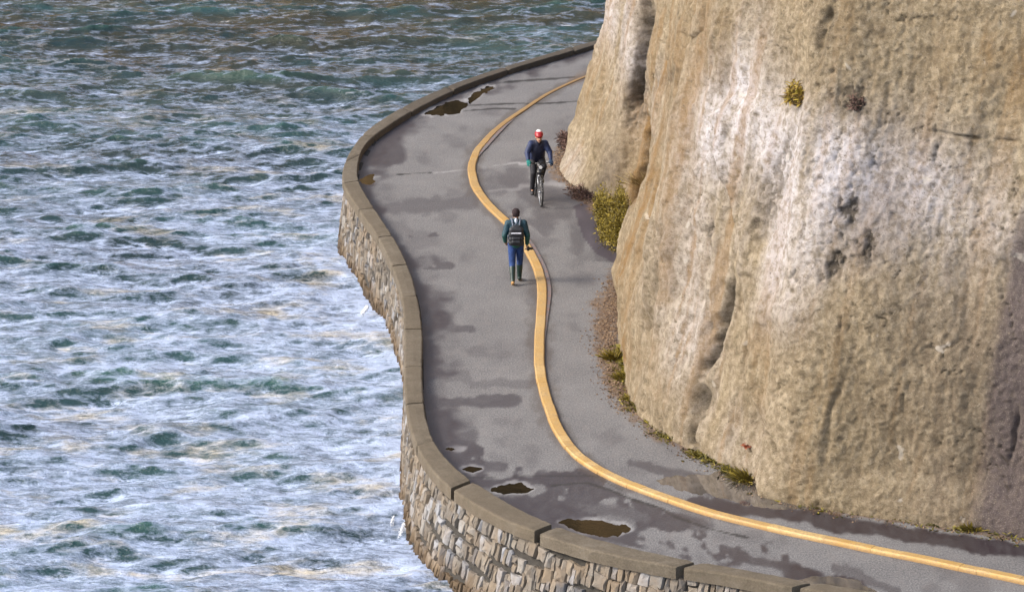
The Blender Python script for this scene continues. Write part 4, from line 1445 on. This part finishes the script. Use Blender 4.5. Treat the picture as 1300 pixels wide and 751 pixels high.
def build_bike():
    dirx, diry = .13, -.99
    fr = unp(686.5, 262)
    org = fr - np.array([dirx, diry, 0]) * .53
    rz = math.pi + math.asin(.13)
    b = empty('bicycle', tuple(org), rz)
    tag(b, 'black bicycle ridden towards the viewer in the cliff side lane', 'bicycle')
    blk = simple('black_paint', (0.012, 0.012, 0.014), .3, .2)
    rub = simple('tyre_rubber', (0.018, 0.018, 0.019), .7, .2)
    alu = simple('aluminium', (0.30, 0.31, 0.33), .4, .1, metal=.8)

    def part(name, tubes, mat, parent, n=10):
        bm = bmesh.new()
        for t_ in tubes:
            tube_bm(bm, *t_, n=n)
        me = bpy.data.meshes.new(name)
        bm.to_mesh(me); bm.free()
        return link(name, me, mat, parent)

    def torus(name, c, R, r_, mat, parent, n=40, m=8, squash=1.0):
        V, F = [], []
        for i in range(n):
            a = 2 * math.pi * i / n
            for j in range(m):
                q = 2 * math.pi * j / m
                rr = R + r_ * math.cos(q)
                V.append((c[0] + r_ * squash * math.sin(q), c[1] + rr * math.cos(a), c[2] + rr * math.sin(a)))
        for i in range(n):
            for j in range(m):
                F.append((i * m + j, ((i + 1) % n) * m + j, ((i + 1) % n) * m + (j + 1) % m, i * m + (j + 1) % m))
        return link(name, mesh_np(name, V, F), mat, parent)
    for y in (.53, -.53):
        c = (0, y, .345)
        wl = part('wheel', [((-.05, y, .345), (.05, y, .345), .022, .022)], alu, b)      # hub
        torus('tyre', c, .325, .021, rub, wl)
        torus('rim', c, .300, .011, alu, wl, squash=1.2)
        part('spokes', [((s * .03, y, .345), (0, y + .30 * math.cos(a), .345 + .30 * math.sin(a)), .0022, .0022) for k, a in enumerate(np.linspace(0, 2 * math.pi, 25)[:-1]) for s in ((-1) ** k,)], alu, wl, 4)
        mg = []
        rng_ = np.linspace(.15, 2.2, 12) if y > 0 else np.linspace(.9, 3.0, 12)
        pts = [(0, y + .365 * math.cos(a), .345 + .365 * math.sin(a)) for a in rng_]
        part('mudguard', [(pts[i], pts[i + 1], .018, .018) for i in range(11)], blk, b, 6)
    part('frame', [((0, .365, .86), (0, .41, .66), .02, .02), ((0, .37, .83), (0, -.20, .80), .016, .016), ((0, .40, .70), (0, -.06, .29), .019, .019), ((0, -.06, .29), (0, -.22, .88), .016, .016),
                   ((.05, -.06, .29), (.06, -.53, .345), .010, .009), ((-.05, -.06, .29), (-.06, -.53, .345), .010, .009), ((.02, -.20, .80), (.06, -.53, .345), .009, .008), ((-.02, -.20, .80), (-.06, -.53, .345), .009, .008)], blk, b)
    part('fork', [((-.055, .415, .70), (.055, .415, .70), .018, .018), ((.055, .415, .70), (.055, .53, .345), .015, .010), ((-.055, .415, .70), (-.055, .53, .345), .015, .010)], alu, b)
    hb = part('handlebar', [((0, .365, .86), (0, .36, .98), .016, .016), ((0, .36, .98), (0, .42, 1.0), .016, .016), ((-.12, .42, 1.0), (.12, .42, 1.0), .014, .014), ((.12, .42, 1.0), (.30, .37, 1.0), .013, .013), ((-.12, .42, 1.0), (-.30, .37, 1.0), .013, .013)], blk, b)
    for s in (-1, 1):
        part('grip', [((s * .20, .395, 1.0), (s * .31, .366, 1.0), .018, .018)], rub, hb)
        part('brake_lever', [((s * .18, .41, .995), (s * .27, .46, .96), .007, .005)], alu, hb, 6)
    part('headlight', [((0, .44, .92), (0, .50, .92), .030, .040)], simple('headlight_lens', (0.75, 0.76, 0.78), .2, .05), b)
    part('front_bag', [((-.08, .47, .80), (.08, .47, .80), .055, .055)], blk, b)
    solid('saddle', [('c', (0, -.08, .945), .026, (0, -.24, .95), .045), ('c', (-.06, -.28, .95), .042, (.06, -.28, .95), .042), ('c', (0, -.21, .86), .016, (0, -.22, .94), .016)], rub, b, .008, 2)
    ck = part('crankset', [((-.075, -.06, .29), (.075, -.06, .29), .018, .018), ((.08, -.06, .29), (.085, .04, .17), .012, .010), ((-.08, -.06, .29), (-.085, -.16, .41), .012, .010), ((.055, -.06, .29), (.062, -.06, .29), .09, .09)], alu, b, 16)
    for s, (y, z) in ((1, (.04, .17)), (-1, (-.16, .41))):
        part('pedal', [((s * .09, y - .03, z), (s * .17, y - .03, z), .012, .012), ((s * .09, y + .03, z), (s * .17, y + .03, z), .012, .012), ((s * .16, y - .03, z), (s * .16, y + .03, z), .008, .008)], rub, ck, 6)

    # ---- rider
    p = empty('person', tuple(org), rz)
    tag(p, 'cyclist in navy jacket and red and white helmet riding towards the viewer', 'person')
    hip = {s: (s * .088, -.20, 1.02) for s in (-1, 1)}
    knee = {1: (.12, .15, .70), -1: (-.12, .19, .86)}
    ank = {1: (.125, -.04, .275), -1: (-.125, -.24, .50)}
    toe = {1: (.13, .10, .205), -1: (-.13, -.10, .445)}
    sh = {s: (s * .160, .07, 1.385) for s in (-1, 1)}
    el = {s: (s * .265, .13, 1.19) for s in (-1, 1)}
    wr = {s: (s * .265, .31, 1.045) for s in (-1, 1)}
    H, ex, f = head_prims((0, .20, 1.575), math.radians(-12))
    B = H + [('c', (0, .08, 1.42), .052, (0, .16, 1.52), .05), ('e', (0, .0, 1.27), (.15, .105, .20), math.radians(-28)), ('e', (0, -.18, 1.03), (.15, .11, .12), 0), ('c', (0, -.17, 1.05), .11, (0, 0, 1.27), .12)]
    for s in (-1, 1):
        B += [('c', (s * .06, .06, 1.39), .055, sh[s], .055), ('c', sh[s], .052, el[s], .042), ('c', el[s], .041, wr[s], .027), ('c', hip[s], .085, knee[s], .058), ('c', knee[s], .055, ank[s], .036), ('c', ank[s], .030, toe[s], .018)]
        B += hand(wr[s], (0, .9, -.35), (-s, .2, 0), (0, -.1, -1))
    solid('body', B, SKIN, p, .009, 3, ex)
    nv = NT('navy_jacket')
    v = nv.coords()
    x = nv.math('ABSOLUTE', nv.n('ShaderNodeSeparateXYZ', {'Vector': v}).outputs[0])
    g = nv.n('ShaderNodeMapRange', {'Value': x, 'From Min': .10, 'From Max': .19}).outputs[0]
    nv.set(Base_Color=nv.mix(nv.ramp(nv.noise(v, 14, 4), [(0.35, 0.0), (0.7, 0.5)]), nv.mix(g, (0.007, 0.010, 0.032), (0.008, 0.022, 0.085)), (0.008, 0.01, 0.03)), Roughness=.6)
    nv.bump(nv.noise(v, 11, 3), .8, .03)
    J = [('e', (0, .0, 1.26), (.185, .14, .23), math.radians(-28)), ('c', (-.04, -.13, 1.04), .15, (-.03, .0, 1.25), .155), ('c', (.04, -.13, 1.04), .15, (.03, .0, 1.25), .155), ('c', (0, .07, 1.38), .09, (0, .12, 1.455), .07)]
    for s in (-1, 1):
        J += [('c', (s * .05, .06, 1.37), .095, sh[s], .085), ('c', sh[s], .082, el[s], .068), ('c', el[s], .064, tuple(Vector(el[s]).lerp(Vector(wr[s]), .88)), .046)]
    solid('jacket', J, nv.m, p)
    T = [('e', (0, -.19, 1.0), (.16, .13, .12), 0)]
    for s in (-1, 1):
        T += [('c', hip[s], .10, knee[s], .074), ('c', knee[s], .072, tuple(Vector(knee[s]).lerp(Vector(ank[s]), 1.0)), .050)]
    solid('trousers', T, simple('black_leggings', (0.012, 0.012, 0.017), .8, .3), p)
    for s in (-1, 1):
        a, t_ = Vector(ank[s]), Vector(toe[s])
        solid('shoe', [('c', tuple(a + Vector((0, -.03, -.035))), .044, tuple(t_), .040), ('c', tuple(a + Vector((0, .0, .05))), .056, tuple(a + Vector((0, -.02, -.04))), .048)], simple('black_shoe', (0.014, 0.014, 0.016), .5, .2), p, .009, 2)
        solid('glove', [(q[0], q[1], q[2] + .006, q[3], q[4] + .006) for q in hand(wr[s], (0, .9, -.35), (-s, .2, 0), (0, -.1, -1))], simple('teal_glove', (0.008, 0.16, 0.14), .8, .2) if s > 0 else simple('navy_glove', (0.01, 0.03, 0.07), .8, .2), p, .006, 1)
    red = simple('red_helmet', (0.30, 0.012, 0.018), .35, .1)
    wht = simple('white_helmet', (0.78, 0.78, 0.80), .35, .05)
    hm = solid('helmet', [('e', f(0, -.012, .062), (.102, .132, .086), math.radians(-12)), ('e', f(0, .05, .055), (.085, .085, .05), math.radians(-12))], red, p, .009, 2)
    solid('helmet_shell', [('e', f(0, -.035, .098), (.072, .095, .062), math.radians(-12))], wht, hm, .009, 2)
    for s in (-1, 1):
        solid('chin_strap', [('c', f(s * .084, .0, .02), .006, f(s * .06, .02, -.08), .006), ('c', f(s * .06, .02, -.08), .006, f(0, .05, -.118), .006)], DARK, hm, .004, 0)


build_bike()
